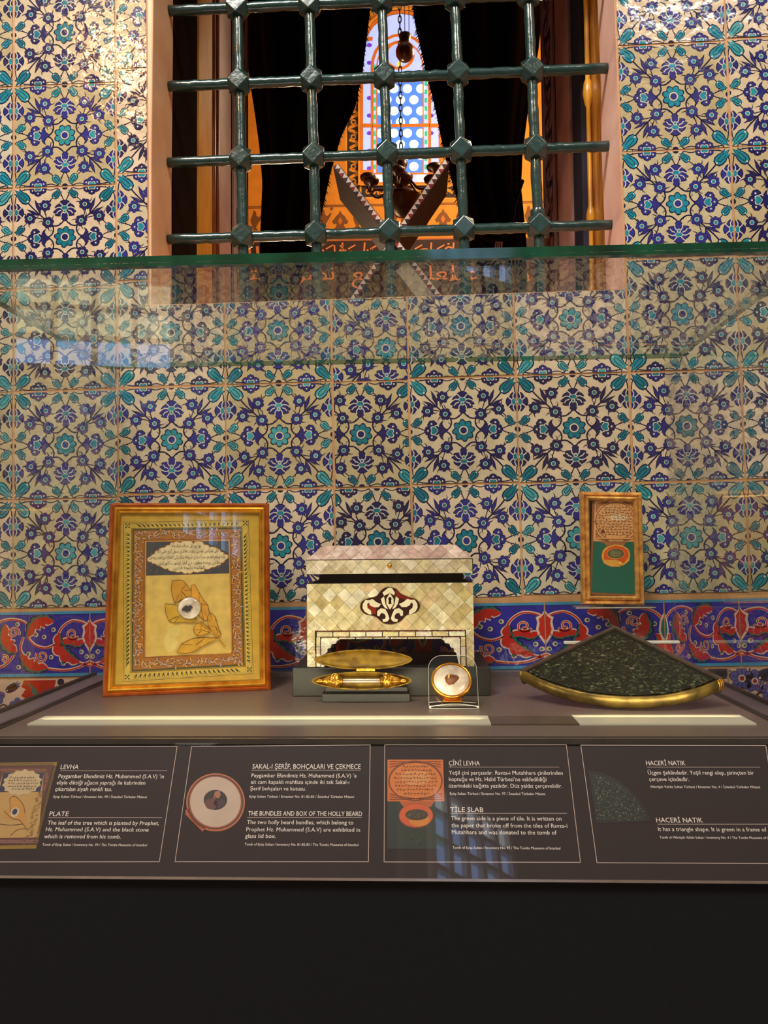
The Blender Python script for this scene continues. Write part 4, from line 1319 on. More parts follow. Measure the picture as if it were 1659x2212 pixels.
# 4 the stone wedge
T = Art(.00008); q = qmaker((1230, 1580), 3.867); R = random.Random(9)
pts = [(163, 330)] + [(163 + 80 + 435*sin(t) - 80 + (0 if t < 1.4 else 0), 765 - 435*cos(t)*1.0) for t in ()]
arcp = spline([(165, 332), (300, 362), (430, 430), (545, 540), (630, 660), (683, 760)], 8)
T.poly([q(*p) for p in [(222, 770)] + [(158, 324)] + [(p[0] + 5, p[1] - 5) for p in arcp]], L(24, 18, 16), 3)
T.poly([q(*p) for p in [(234, 750), (176, 345)] + [(p[0] - 6, p[1] + 8) for p in arcp[4:-1]] + [(660, 748)]], L(22, 28, 24), 4)
cnt = 0
while cnt < 420:
    x, y = R.uniform(180, 650), R.uniform(350, 745)
    if x < 195 + (y - 350)*.1: continue
    # inside the arc
    ya = None
    for (xa, yaa), (xb, ybb) in zip(arcp, arcp[1:]):
        if xa <= x <= xb: ya = yaa + (ybb - yaa)*(x - xa)/(xb - xa + 1e-6)
    if ya is None or y < ya + 22: continue
    cnt += 1
    a = R.uniform(0, pi); l = R.uniform(4, 11); w = l*R.uniform(.3, .6)
    g = R.random(); col = L(96, 116, 70) if g < .35 else L(130, 140, 124) if g < .5 else L(52, 72, 48)
    T.poly([q(x + l*cos(a), y + l*sin(a)), q(x - w*sin(a), y + w*cos(a)), q(x - l*cos(a), y - l*sin(a)), q(x + w*sin(a), y - w*cos(a))], col, 5)
T.c = [(c[0]*.62, c[1]*.58, c[2]*.56, c[3]) for c in T.c]; T.build('printed_picture', 'board_print', board)['label'] = 'picture of the green stone wedge'
# ------------------------------------------------------------------ exhibit: large framed plate
pm = Matrix.Translation((-.4524, 1.5297, 1.0005)) @ Matrix.Rotation(.2213, 4, 'Z') @ Matrix.Rotation(-.1895, 4, 'X')
PW, PH = .3268, .3921
pl = thing('framed_plate', 'large gold framed panel with a dried leaf and black stone leaning at the left', 'framed picture', pm)
mb = MB()
frame_sweep(mb, PW, PH, [(0, .022), (0, .003), (.002, 0), (.006, -.003), (.009, 0), (.009, .022)]); mb.build('frame', 'frame_orange', pl)['label'] = 'orange outer moulding'
mb = MB(); frame_sweep(mb, PW - .018, PH - .018, [(0, .02), (0, -.002), (.003, -.006), (.006, -.004), (.007, 0), (.010, -.002), (.013, .001), (.013, .02)])
o = mb.build('inner_moulding', 'frame_gold', pl); o.location = (0, 0, .009); o['label'] = 'bright gold inner moulding'
PP = Plane(pm @ Matrix.Translation((0, .006, 0))); q = lambda x, y: PP.px(200 + x/3.95, 1060 + y/3.949)
P = Art(.00012); R = random.Random(2)
hw, z0, z1 = PW/2 - .02, .02, PH - .02
P.poly([(-hw, z0), (hw, z0), (hw, z1), (-hw, z1)], L(196, 152, 46), 0)
K = L(46, 40, 18)
def rect_line(c, w, col, lay): P.stroke([q(*p) for p in c], w, col, lay, True)
OUT = [(266, 271), (1329, 250), (1369, 1560), (262, 1628)]; IN1 = [(331, 322), (1275, 304), (1306, 1500), (324, 1553)]
P.poly([q(*p) for p in OUT], L(206, 170, 68), 1); rect_line(OUT, .0010, K, 3); rect_line([(277, 281), (1319, 260), (1358, 1550), (273, 1616)], .0006, K, 3)
def lerp(a, b, t): return (a[0] + (b[0] - a[0])*t, a[1] + (b[1] - a[1])*t)
for (a, b), (c, d), n in (((OUT[0], OUT[1]), (IN1[0], IN1[1]), 24), ((OUT[1], OUT[2]), (IN1[1], IN1[2]), 32), ((OUT[2], OUT[3]), (IN1[2], IN1[3]), 24), ((OUT[3], OUT[0]), (IN1[3], IN1[0]), 33)):
    for k in range(1, n):
        t = .045 + .91*k/n
        u0, v0 = lerp(a, b, t), lerp(c, d, t); u1, v1 = lerp(a, b, t + .018), lerp(c, d, t + .018)
        P.stroke([q(*lerp(u0, v0, .25)), q(*lerp(u1, v1, .78))], .0022, K, 3, taper=lambda s: .25 + s)
        P.stroke([q(*lerp(u1, v1, .35)), q(*lerp(u1, v1, .75))], .0012, K, 3)
for c in ((300, 300), (1303, 278), (1338, 1525), (296, 1590)):
    for dx, dy in ((-13, -13), (13, -13), (-13, 13), (13, 13), (0, 0)): P.ell(q(c[0] + dx, c[1] + dy), .0017, .0017, K, 3, 8)
P.poly([q(*p) for p in IN1], L(170, 128, 34), 2); rect_line(IN1, .0009, K, 4)
P.poly([q(*p) for p in [(340, 328), (1268, 312), (1298, 1492), (334, 1544)]], L(58, 66, 30), 3)
P.poly([q(*p) for p in [(352, 342), (1256, 326), (1284, 1478), (346, 1530)]], L(164, 98, 30), 4)
# scrolls of the wide border
MV = L(186, 150, 134); MV2 = L(104, 60, 36)
def scroll(c, r, a0, sg):
    pts = [q(c[0] + r*(1 - .75*t)*cos(a0 + sg*5.2*t), c[1] + r*(1 - .75*t)*sin(a0 + sg*5.2*t)) for t in (k/14 for k in range(15))]
    P.stroke(pts, .0030, MV2, 5, taper=lambda t: 1.1 - .5*t); P.stroke([(p[0] + .0003, p[1] + .0003) for p in pts], .0016, MV, 6, taper=lambda t: 1.1 - .5*t)
def blos(c, r):
    for k in range(6):
        a = k*pi/3 + .3; P.stroke([q(*c), q(c[0] + r*cos(a), c[1] + r*sin(a))], .0026, MV2 if k % 2 else MV, 6, taper=lambda t: 1 - .7*t)
    P.ell(q(*c), .0012, .0012, L(236, 204, 150), 7, 6)
for k in range(11):
    y = 400 + k*103; sg = 1 if k % 2 else -1
    xl = 392 - (y - 400)*.006; xr = 1215 + (y - 400)*.022
    scroll((xl, y), 40, 1.2*sg, sg); blos((xl + 18*sg, y + 52), 24)
    scroll((xr, y - 20), 40, pi - 1.2*sg, -sg); blos((xr - 18*sg, y + 32), 24)
GL_ = L(206, 150, 60)
def leafy(c, a, l):
    pts = [(c[0] + l*t*cos(a + .5*t), c[1] + l*t*sin(a + .5*t)) for t in (0, .35, .7, 1)]
    P.stroke([q(*p) for p in pts], .0052, MV2, 4.6, taper=lambda t: .25 + 1.1*sin(pi*min(1, t + .1))); P.stroke([q(*p) for p in pts], .0030, R.choice((MV, GL_, GL_)), 5.6, taper=lambda t: .2 + sin(pi*t))
for k in range(22):
    y = 385 + k*51
    for xl in (392 - (y - 400)*.006, 1212 + (y - 400)*.022):
        for _ in range(3): leafy((xl + R.uniform(-34, 34), y + R.uniform(-20, 20)), R.uniform(0, 6.28), R.uniform(22, 40))
for k in range(17):
    x = 420 + k*51
    for yy in (376 - k*1.2, 1478 - k*2.4):
        for _ in range(3): leafy((x + R.uniform(-20, 20), yy + R.uniform(-26, 26)), R.uniform(0, 6.28), R.uniform(22, 40))
for k in range(8):
    x = 440 + k*104; sg = 1 if k % 2 else -1
    scroll((x, 375 - k*2), 36, .4, sg); blos((x + 52, 372 - 8*sg), 22)
    scroll((x, 1482 - k*5), 36, .4, -sg); blos((x + 52, 1474 + 8*sg - k*4), 22)
P.poly([q(*p) for p in [(438, 420), (1178, 407), (1200, 1382), (436, 1428)]], L(120, 62, 20), 7)
P.poly([q(*p) for p in [(446, 427), (1170, 415), (1192, 1376), (444, 1420)]], L(196, 134, 46), 8)
P.poly([q(*p) for p in [(460, 438), (1160, 428), (1181, 1386), (455, 1418)]], L(214, 176, 92), 9)
P.poly([q(*p) for p in [(460, 438), (1160, 428), (1166, 706), (458, 726)]], L(62, 62, 72), 10)
for k in range(120):
    x, y = R.uniform(470, 1150), R.uniform(440, 700)
    P.stroke([q(x, y), q(x + R.uniform(-10, 10), y + R.uniform(-9, 9))], .0006, L(150, 138, 120), 11)
plaq = [(465, 590), (500, 560), (530, 540), (560, 505), (620, 485), (660, 465), (690, 440), (750, 446), (805, 432), (860, 446), (915, 434), (950, 462), (1000, 480), (1060, 492), (1090, 520), (1125, 540), (1158, 562), (1130, 590), (1100, 620), (1060, 640), (1010, 655), (960, 672), (920, 690), (860, 690), (810, 705), (760, 690), (700, 688), (640, 670), (590, 650), (540, 625), (500, 612)]
sp_ = []
for k in range(len(plaq)):
    a, b = plaq[k], plaq[(k + 1) % len(plaq)]; m = lerp(a, b, .5)
    o_ = (m[0] - 810, m[1] - 570); l = sqrt(o_[0]**2 + o_[1]**2)
    sp_ += [a, (m[0] + o_[0]/l*9, m[1] + o_[1]/l*9)]
P.poly([q(810 + (p[0] - 810)*1.025, 570 + (p[1] - 570)*1.05) for p in sp_], L(150, 92, 30), 11)
P.poly([q(*p) for p in sp_], L(226, 200, 156), 12)
for k in range(len(plaq)):
    if k % 3 == 0: P.ell(q(*plaq[k]), .0018, .0018, L(150, 62, 26), 13, 8)
INKB = L(34, 24, 18)
for s_, x0, x1, y in (('بو يپراق جنك مكرمه', 675, 925, 484), ('اللى مغراسى اوستى عبادت هاندى رسول كرم صلى الله', 550, 1072, 530), ('عليه وسلم افندمز مبارك يدى شريفله ديكديكى اغاجك يپراغيدر ودخى', 483, 1135, 582),
                      ('طاش روضه مطهره دن اخذ اولنوب كتورلدى', 560, 1085, 632), ('الفاتحه دليجه قادين', 690, 955, 672)):
    a, b = q(x0, y), q(x1, y); P.text(arabic(s_), a[0], a[1], .0102, INKB, 14, width=b[0] - a[0])
for x, y in ((540, 615), (650, 660), (975, 655)): blos((x, y), 12)
# leaf, drawn on the gilt paper with pressed veins
DRY = L(204, 148, 48); VEIN = L(118, 68, 14)
P.poly([q(*p) for p in [(600, 1290), (650, 1180), (740, 1160), (760, 1200), (700, 1260), (740, 1300), (690, 1370), (640, 1380)]], L(220, 190, 110), 11)
P.build('painted_panel', 'gilt_print', pl).location = (0, .006, 0)
LF = Art(.0006)
lf = [[(680, 772), (745, 764), (775, 770), (800, 800), (842, 850), (850, 900), (830, 940), (760, 930), (700, 960), (682, 900), (672, 840)],
      [(845, 810), (868, 800), (905, 860), (940, 930), (985, 980), (995, 1040), (990, 1100), (950, 1110), (905, 1060), (860, 990), (840, 920)],
      [(620, 968), (700, 975), (760, 1000), (830, 1060), (880, 1110), (850, 1130), (790, 1120), (700, 1130), (650, 1110), (625, 1040)],
      [(1000, 1040), (1050, 1080), (1070, 1160), (1095, 1220), (1080, 1250), (1040, 1230), (990, 1160), (980, 1090)],
      [(860, 1190), (880, 1140), (930, 1120), (990, 1170), (1000, 1210), (950, 1230), (890, 1240)],
      [(720, 1385), (760, 1310), (850, 1265), (960, 1255), (1075, 1262), (990, 1300), (920, 1340), (870, 1370), (800, 1390)]]
for i, pts in enumerate(lf):
    LF.poly([q(*p) for p in pts], (lambda c: tuple(v*R.uniform(.9, 1.1) for v in c))(DRY), 1 + i*.6)
    LF.stroke([q(*p) for p in pts], .0010, VEIN, 1.3 + i*.6, True)
    cx = sum(p[0] for p in pts)/len(pts); cy = sum(p[1] for p in pts)/len(pts)
    for k in range(7):
        a = pts[R.randrange(len(pts))]; b = lerp(a, (cx, cy), R.uniform(.5, 1.1)); LF.stroke([q(*a), q(*lerp(a, b, .5)), q(b[0] + R.uniform(-14, 14), b[1])], .0010, L(146, 90, 22), 1.35 + i*.6)
LF.stroke([q(*p) for p in ((720, 1010), (830, 1075), (960, 1160), (1060, 1240), (1120, 1320), (1140, 1330))], .0022, L(176, 118, 34), 6)
LF.build('dried_leaf', mat_l := MATS['gilt_print'], pl).location = (0, .0035, 0)
sc_c = q(828, 1005)
mb = MB(); mb.lathe([(.0225, 0), (.0222, .0012), (.018, .0024), (.001, .003)], 30, Matrix.Translation((sc_c[0], .0005, sc_c[1])) @ Matrix.Rotation(pi/2, 4, 'X'))
wd_ = mb.build('wax_seal', 'agate', pl)
mb = MB(); mb.prism([(sc_c[0] + (p[0] - 828)/3.95*.00093, sc_c[1] - (p[1] - 1005)/3.95*.00093) for p in ((762, 1022), (775, 1000), (800, 982), (820, 990), (838, 978), (858, 1000), (845, 1012), (838, 1032), (812, 1040), (790, 1030))], -.0052, -.0026)
mb.build('black_stone', 'stone_black', wd_)
MB().box((-hw - .003, .0005, z0 - .003), (hw + .003, .0022, z1 + .003)).build('cover_glass', 'glass', pl).location = (0, -.0045 + .003, 0)
MB().box((-PW/2 + .01, .0225, .01), (PW/2 - .01, .026, PH - .01)).build('backing_board', 'wood_dark', pl)
mb = MB(); mb.prism([(-.012, .0), (.012, .0), (.008, .20), (-.008, .20)], .0, .003)
o = mb.build('easel_leg', 'wood_dark', pl)
o.matrix_local = Matrix.Translation((0, .092, .0175)) @ Matrix.Rotation(.1895 + .16, 4, 'X')

# ------------------------------------------------------------------ exhibit: inlaid box on a black riser
t = thing('riser_block', 'low black rectangular plinth carrying the pearl inlaid box', 'plinth', Matrix.Translation((-.047, 1.614, 1.0)))
MB().box((-.1912, -.115, .0004), (.1912, .108, .0550), .0012).build('block', 'black_block', t)
bxm = Matrix.Translation((on_y(843.5, 1440, 1.5025).x, 1.5035, 1.0555))
box = thing('inlaid_box', 'mother of pearl chest with raised lid and arched open foot on the black plinth', 'chest', bxm)
k = .325/1310.0
b2 = lambda x, y: ((x - 805)*k, (1052 - y)*k)
BWd, BDp = .1625, .19
def apoly(out=True):
    pts = [b2(150, 1050), b2(150, 395), b2(1460, 395), b2(1460, 1050), b2(1345, 1050)]
    inner = [(1338, 985), (1318, 960), (1320, 940), (1298, 930), (1300, 905), (1275, 895), (1268, 868), (1235, 862), (1222, 836), (1190, 832)]
    return pts + [b2(*p) for p in inner] + [b2(p[0]*-1 + 1638, p[1]) for p in inner[::-1]] + [b2(292, 1050)]
MB().prism(apoly(), 0, .009).build('front_board', 'velvet_dark', box)
MB().prism([(p[0], p[1]) for p in apoly()], BDp - .009, BDp).build('back_board', 'velvet_dark', box)
for x0, x1 in ((-BWd, -BWd + .009), (BWd - .009, BWd)):
    mb = MB(); mb.box((x0, .0092, .0555), (x1, BDp - .0092, .1630)); mb.box((x0, .0092, 0), (x1, .05, .0552)); mb.box((x0, BDp - .05, 0), (x1, BDp - .0092, .0552))
    mb.build('side_board', 'velvet_dark', box)
MB().box((-BWd + .0095, .0095, .0555), (BWd - .0095, BDp - .0095, .062)).build('bottom_board', 'velvet_dark', box)
MB().box((-BWd + .0095, .0095, .066), (BWd - .0095, BDp - .0095, .160)).build('lining', 'velvet_dark', box)
PEARLS = [L(214, 200, 154), L(202, 184, 134), L(222, 210, 172), L(208, 190, 144), L(192, 172, 118), L(228, 218, 190), L(212, 186, 142)]
def diamonds(A, x0, z0, x1, z1, w, h, pal, R, ox=0, oz=0, lay=2):
    A.poly([(x0, z0), (x1, z0), (x1, z1), (x0, z1)], L(120, 96, 60), lay - 1)
    save = A.clip; A.clip = (x0, z0, x1, z1)
    for i in range(int((x1 - x0)/w) + 3):
        for j in range(int((z1 - z0)/h*2) + 4):
            cx = x0 + ox + i*w + (w/2 if j % 2 else 0) - w/2; cz = z0 + oz + j*h/2 - h
            c = pal[R.randrange(len(pal))]; m = R.uniform(.86, 1.08); a, b = w/2*.975, h/2*.975
            kx, kz = R.uniform(-.03, .03), R.uniform(-.03, .03)
            A.tilt = lambda x, z, cx=cx, cz=cz, kx=kx, kz=kz: kx*(x - cx) + kz*(z - cz)
            A.poly([(cx - a, cz), (cx, cz - b), (cx + a, cz), (cx, cz + b)], tuple(min(1, v*m) for v in c), lay, .7 + R.random()*.6)
    A.tilt = None; A.clip = save
Fp = Art(.0004); R = random.Random(12)
dw, dh = 118*k, 118*k
diamonds(Fp, *b2(152, 765), *b2(1458, 398), dw, dh, PEARLS, R, oz=.010)
diamonds(Fp, *b2(152, 1048), *b2(212, 765), dw, dh, PEARLS, R); diamonds(Fp, *b2(1398, 1048), *b2(1458, 765), dw, dh, PEARLS, R)
Fp.build('pearl_front', 'pearl', box).location = (0, -.0002, 0)
Fq = Art(.00022)
MAR = L(88, 26, 20); PW_ = L(240, 232, 206)
for (x0, x1, y, wd) in ((219, 1396, 771, 9), (258, 1352, 817, 7)):
    Fq.stroke([b2(x0, 1050), b2(x0, y), b2(x1, y), b2(x1, 1050)], wd*k, MAR, 6)
def strip(x0, y0, x1, y1, n, hor):
    for i in range(n):
        t0, t1 = (i + .03)/n, (i + .97)/n; c = tuple(min(1, v*R.uniform(.9, 1.06)) for v in PEARLS[R.choice((2, 5, 5, 0))])
        if hor: Fq.poly([b2(x0 + (x1 - x0)*t0, y1), b2(x0 + (x1 - x0)*t1, y1), b2(x0 + (x1 - x0)*t1, y0), b2(x0 + (x1 - x0)*t0, y0)], c, 3)
        else: Fq.poly([b2(x0, y0 + (y1 - y0)*t1), b2(x1, y0 + (y1 - y0)*t1), b2(x1, y0 + (y1 - y0)*t0), b2(x0, y0 + (y1 - y0)*t0)], c, 3)
strip(225, 776, 1392, 812, 9, True); strip(225, 815, 254, 1048, 3, False); strip(1357, 815, 1390, 1048, 3, False)
strip(262, 820, 1347, 832, 8, True)
Fq.poly([b2(*p) for p in [(262, 832), (410, 832), (385, 848), (380, 866), (345, 872), (338, 898), (312, 908), (310, 932), (292, 945), (285, 1048), (262, 1048)]], PW_, 3)
Fq.poly([b2(1612 - p[0], p[1]) for p in [(262, 832), (410, 832), (385, 848), (380, 866), (345, 872), (338, 898), (312, 908), (310, 932), (292, 945), (270, 1048), (262, 1048)]], PW_, 3)
Fq.build('pearl_border', 'pearl', box).location = (0, -.0004, 0)
Em = Art(.00022)
emb = [(790, 430), (850, 442), (890, 480), (950, 508), (1005, 525), (1036, 562), (1036, 592), (1015, 622), (975, 637), (930, 650), (893, 688), (850, 710), (800, 716), (752, 706), (712, 672), (680, 652), (622, 640), (586, 612), (574, 578), (590, 538), (640, 515), (700, 500), (732, 462), (762, 438)]
ems = spline([b2(*p) for p in emb + emb[:1]], 4)
Em.poly([(p[0]*1.03, b2(0, 575)[1] + (p[1] - b2(0, 575)[1])*1.04) for p in ems], L(120, 104, 70), 6); Em.poly(ems, L(46, 15, 11), 7)
Em.poly([b2(*p) for p in [(850, 445), (905, 495), (1005, 528), (960, 545), (905, 520), (850, 500)]], L(112, 28, 16), 8)
Em.poly([b2(*p) for p in [(590, 560), (640, 560), (700, 590), (690, 640), (640, 630), (600, 600)]], L(124, 34, 14), 8)
PE2 = L(228, 216, 184)
def pearl_shape(pts, mirror=True):
    Em.poly([b2(*p) for p in pts], PE2, 10)
    if mirror: Em.poly([b2(1612 - p[0], p[1]) for p in pts], PE2, 10)
pearl_shape([(748, 470), (790, 436), (806, 432), (822, 436), (845, 470), (840, 492), (806, 474), (760, 495)], False)
pearl_shape([(735, 560), (700, 545), (670, 520), (640, 530), (612, 528), (592, 560), (590, 590), (606, 618), (640, 640), (660, 642), (655, 610), (630, 590), (626, 560), (640, 548), (650, 570), (680, 585), (715, 585)])
pearl_shape([(790, 640), (770, 600), (735, 592), (705, 615), (705, 650), (722, 655), (735, 630), (760, 635), (772, 655), (768, 675), (745, 680), (752, 700), (785, 695), (800, 675)])
pearl_shape([(806, 470), (836, 520), (836, 560), (806, 606), (776, 560), (776, 520)], False)
pearl_shape([(735, 520), (760, 500), (770, 560), (790, 600), (765, 590), (745, 560)])
Em.ell(b2(806, 520), 13*k, 15*k, L(30, 16, 10), 12, 12); Em.poly([b2(*p) for p in [(798, 525), (814, 525), (818, 560), (794, 560)]], L(30, 16, 10), 12)
Em.stroke([b2(*p) for p in ((806, 470), (836, 520), (836, 560), (806, 606), (776, 560), (776, 520))], 4*k, L(110, 86, 50), 11, True)
Em.build('keyhole_emblem', 'inlay', box)['label'] = 'dark red and pearl keyhole emblem'
# lid: inner lip, straight rim and sloped top
lz0, lz1, lz2 = (1052 - 325)*k, (1052 - 210)*k, (1052 - 100)*k
MB().box((-BWd + .022, .018, .1605), (BWd - .018, BDp - .012, lz0 + .002)).build('inner_lip', 'velvet_dark', box)
lid = MB().box((-BWd - .0012, -.001, lz0), (BWd, BDp, lz1)).build('lid', 'velvet_dark', box)
ch_ = MB()
zt = 1.2866 - bxm.translation.z - .0015 + .006; ins = .030
x0, x1 = -BWd - .0008, BWd - .0008
ch_.add([(x0, -.0008, lz1), (x1, -.0008, lz1), (x1, BDp, lz1), (x0, BDp, lz1), (x0 + ins, .036, zt), (x1 - ins, .036, zt), (x1 - ins, BDp - .03, zt), (x0 + ins, BDp - .03, zt)],
        [(0, 1, 5, 4), (1, 2, 6, 5), (2, 3, 7, 6), (3, 0, 4, 7), (4, 5, 6, 7)])
ch_.build('sloped_top', 'velvet_dark', lid)
Fl = Art(.0004)
diamonds(Fl, *b2(147, 322), *b2(1453, 214), dw, dh, [L(214, 200, 168), L(206, 190, 150), L(222, 208, 184), L(198, 180, 146)], R, oz=.004)
Fl.build('pearl_rim', 'pearl', lid).location = (0, -.0012, 0)
Fs = Art(.0004); slen = sqrt((zt - lz1)**2 + .0368**2)
Fs.clip = None
tmpR = random.Random(5)
Fc = Art(.0004); diamonds(Fc, x0, 0, x1, slen, dw, slen*1.0, [L(206, 172, 156), L(214, 184, 166), L(196, 160, 148), L(220, 192, 178)], tmpR)  # pinker pearls carry the slope's weaker, reflected light
nv, nf, nc = [], [], []
for f, c in zip(Fc.f, Fc.c):
    pts = [(Fc.v[i][0], Fc.v[i][2]) for i in f]; lay = 1 if c[3] == 1.0 and len(f) == 4 and abs(pts[0][0] - x0) < 1e-9 and abs(pts[1][0] - x1) < 1e-9 else 2
    # trim to the trapezium
    def cut(pts, sg):
        out = []; n = len(pts)
        g = lambda p: (p[0] - (x0 + ins*p[1]/slen)) if sg > 0 else ((x1 - ins*p[1]/slen) - p[0])
        for i in range(n):
            a, b = pts[i], pts[(i + 1) % n]; da, db = g(a), g(b)
            if da >= 0: out.append(a)
            if (da >= 0) != (db >= 0):
                tt = da/(da - db); out.append((a[0] + (b[0] - a[0])*tt, a[1] + (b[1] - a[1])*tt))
        return out
    pts = cut(pts, 1)
    if len(pts) > 2: pts = cut(pts, -1)
    if len(pts) > 2: Fs.raw(pts, c[:3], lay, c[3])
o = Fs.build('pearl_slope', 'pearl', lid); o['label'] = 'pearl diamonds on the slope, dimmer pink light put into the colour'
o.matrix_local = Matrix.Translation((0, -.0012, lz1)) @ Matrix.Rotation(-atan2(.0368, zt - lz1), 4, 'X')
kp = b2(806, 262)
MB().lathe([(.0046, 0), (.0046, .001), (.0036, .003), (.001, .004)], 14, Matrix.Translation((kp[0], -.0018, kp[1])) @ Matrix.Rotation(pi/2, 4, 'X')).build('knob', 'gold', lid)
for x in (-.1, .1): MB().box((x - .012, BDp, .150), (x + .012, BDp + .002, lz0 + .012)).build('hinge', 'gold', box)

# ------------------------------------------------------------------ exhibit: gilded spindle case, glass vial, stand bar
bb = on_z(790, 1517, 1.0)
br_ = thing('display_bar', 'slim dark grey bar holding the open gilded case', 'stand', Matrix.Translation((bb.x, bb.y, 1.0)))
bwid = (on_z(885, 1517, 1).x - on_z(695, 1517, 1).x)/2
MB().box((-bwid, 0, .0003), (bwid, .036, .0155), .0008).build('bar', 'black_block', br_)
o = MB().box((-bwid + .004, .020, .0156), (bwid - .004, .034, .024), .0008).build('back_ledge', 'black_block', br_)
sm = Matrix.Translation((on_y(781, 1472, 1.435).x, 1.435, on_y(781, 1472, 1.435).z))
cs = thing('gilded_case', 'open spindle shaped gilded case, lid standing behind its lower half', 'case', sm)
HL = .0925
def shell(mb, hl, r, dep, e=.64, th=.0012, n=44, m=14):
    """half spindle: mouth in the xz plane facing -y"""
    vs = []; fs = []
    def prof(s): return max(.004, (1 - abs(s)**2.0))**e
    for layer in (0, 1):
        for i in range(n + 1):
            s = -1 + 2*i/n; p = prof(s)
            for j in range(m + 1):
                a = pi*j/m
                rr, dd = (r*p - layer*th), (dep*p - layer*th)
                rr = max(rr, .0002); dd = max(dd, .0002)
                vs.append((s*(hl - layer*th*2), dd*sin(a), rr*cos(a)))
    w = m + 1; off = (n + 1)*w
    for i in range(n):
        for j in range(m):
            a = i*w + j; fs.append((a, a + w, a + w + 1, a + 1)); b = off + a; fs.append((b, b + 1, b + w + 1, b + w))
    rim = []
    for i in range(n):
        for j in (0, m):
            a = i*w + j; b = off + a; fs.append((a, b, b + w, a + w) if j == 0 else (a, a + w, b + w, b))
    mb.add(vs, fs, True)
    path = [(-hl + 2*hl*i/n, 0, r*prof(-1 + 2*i/n)) for i in range(n + 1)] + [(hl - 2*hl*i/n, 0, -r*prof(1 - 2*i/n)) for i in range(n + 1)]
    R = random.Random(4)
    mb.tube(path, lambda t: .0013*(1 + .25*sin(t*160)), 7, closed=True)
o = (lambda mb: (shell(mb, HL, .0172, .013), mb.build('lower_shell', 'brass_in', cs))[1])(MB()); o.rotation_euler = (-.62, 0, 0); o.location = (0, .002, .001)
up_ = on_y(785, 1425, 1.462) - sm.translation
o = (lambda mb: (shell(mb, HL*.995, .0178, .013), mb.build('upper_shell', 'brass_in', cs))[1])(MB()); o.rotation_euler = (-.12, 0, 0); o.location = (up_.x, up_.y, up_.z)
hm = on_y(790, 1447, 1.452) - sm.translation
MB().box((hm.x - .018, hm.y - .002, hm.z - .003), (hm.x + .018, hm.y + .004, hm.z + .003), .0008).build('hinge', 'gold', cs)
vm = sm @ Matrix.Translation((0, -.001, .001)) @ Matrix.Rotation(-.62, 4, 'X')
vl = thing('glass_vial', 'slender glass tube with gold cone caps lying in the open gilded case', 'vial', vm)
RY = Matrix.Rotation(pi/2, 4, 'Y')
MB().lathe([(.0058, -.046), (.0058, .046)], 20, RY).build('tube', 'acrylic', vl)
MB().lathe([(.0016, -.046), (.0016, .046)], 8, Matrix.Translation((0, -.001, .0022)) @ RY).build('highlight_line', 'acrylic_edge', vl)  # pale line modelled as the white highlight along the tube
MB().lathe([(.0016, -.046), (.0016, .046)], 8, Matrix.Translation((0, -.002, -.0026)) @ RY).build('highlight_line', 'acrylic_edge', vl)  # second modelled highlight, lower on the tube
for sg in (-1, 1):
    RR = Matrix.Translation((sg*.040, 0, 0)) @ Matrix.Rotation(sg*pi/2, 4, 'Y')
    c = MB().lathe([(.004, -.006), (.0085, -.003), (.0080, 0), (.0133, .001), (.0137, .009), (.0125, .0095), (.0130, .0105), (.0125, .012), (.0102, .018), (.0074, .026), (.0048, .032), (.0030, .034), (.0044, .036), (.0038, .040), (.001, .047)], 20, RR).build('cap', 'gold', vl)
    mb = MB(); Rr = random.Random(6)
    for kk in range(60):
        h = Rr.uniform(.001, .030); r = .0130*(1 - max(0, h - .010)/.026) + .0002; a = Rr.uniform(0, 2*pi)
        if r < .003: continue
        pz = RR @ Vector((r*cos(a), r*sin(a), h)); s_ = .0013
        mb.cubocta(pz, s_)
    mb.build('ornament', 'gold', c)

# ------------------------------------------------------------------ exhibit: round relic box on acrylic stand
sx = on_z(981, 1532, 1.0)
ws = (on_z(1035, 1532, 1).x - on_z(927, 1532, 1).x)/2
st = thing('acrylic_stand', 'small clear acrylic stand holding the round gold relic box', 'stand', Matrix.Translation((sx.x, sx.y, 1.0)))
TLT = -.48
MB().box((-ws, .0, .0004), (ws, .052, .0030), .0006).build('foot', 'acrylic', st)
def rrect(w, h, r, n=8):
    pts = [(-w, 0), (w, 0)]
    for a0, cx in ((0, w - r), (pi/2, -w + r)):
        for k_2 in range(n + 1):
            a = a0 + pi/2*k_2/n; pts.append((cx + r*cos(a), h - r + r*sin(a)))
    return pts
o = MB().prism(rrect(ws, .094, .026), 0, .0028).build('back_plate', 'acrylic', st); o.matrix_local = Matrix.Translation((0, .012, .0035)) @ Matrix.Rotation(TLT, 4, 'X')
edge = [(p[0], 0, p[1]) for p in rrect(ws, .094, .026)]
o2 = MB().tube(edge, .00045, 5, closed=True).build('edge', 'acrylic_edge', o); o2.location = (0, -.0004, 0)
mb = MB()
mb.tube(spline([(-ws + .001, .002, .004), (-ws*.5, .002, .0075), (0, .002, .0085), (ws*.5, .002, .0075), (ws - .001, .002, .004)]), .0007, 6)
mb.tube([(-ws, .0, .0012), (ws, .0, .0012)], .0006, 6)
mb.tube(spline([(-ws, .010, .010), (-ws*.2, .014, .011), (ws*.9, .010, .009)]), .0004, 6)
mb.build('lip', 'acrylic_edge', st)
for s_ in (-1, 1): MB().lathe([(.0022, -.0016), (.0026, 0), (.0022, .0016)], 10, Matrix.Translation((s_*(ws - .002), .002, .0036))).build('lip_end', 'acrylic_edge', st)
rc = on_y(975, 1471, sx.y + .022)
rm = Matrix.Translation(rc) @ Matrix.Rotation(-.74, 4, 'X') @ Matrix.Rotation(pi/2, 4, 'X')
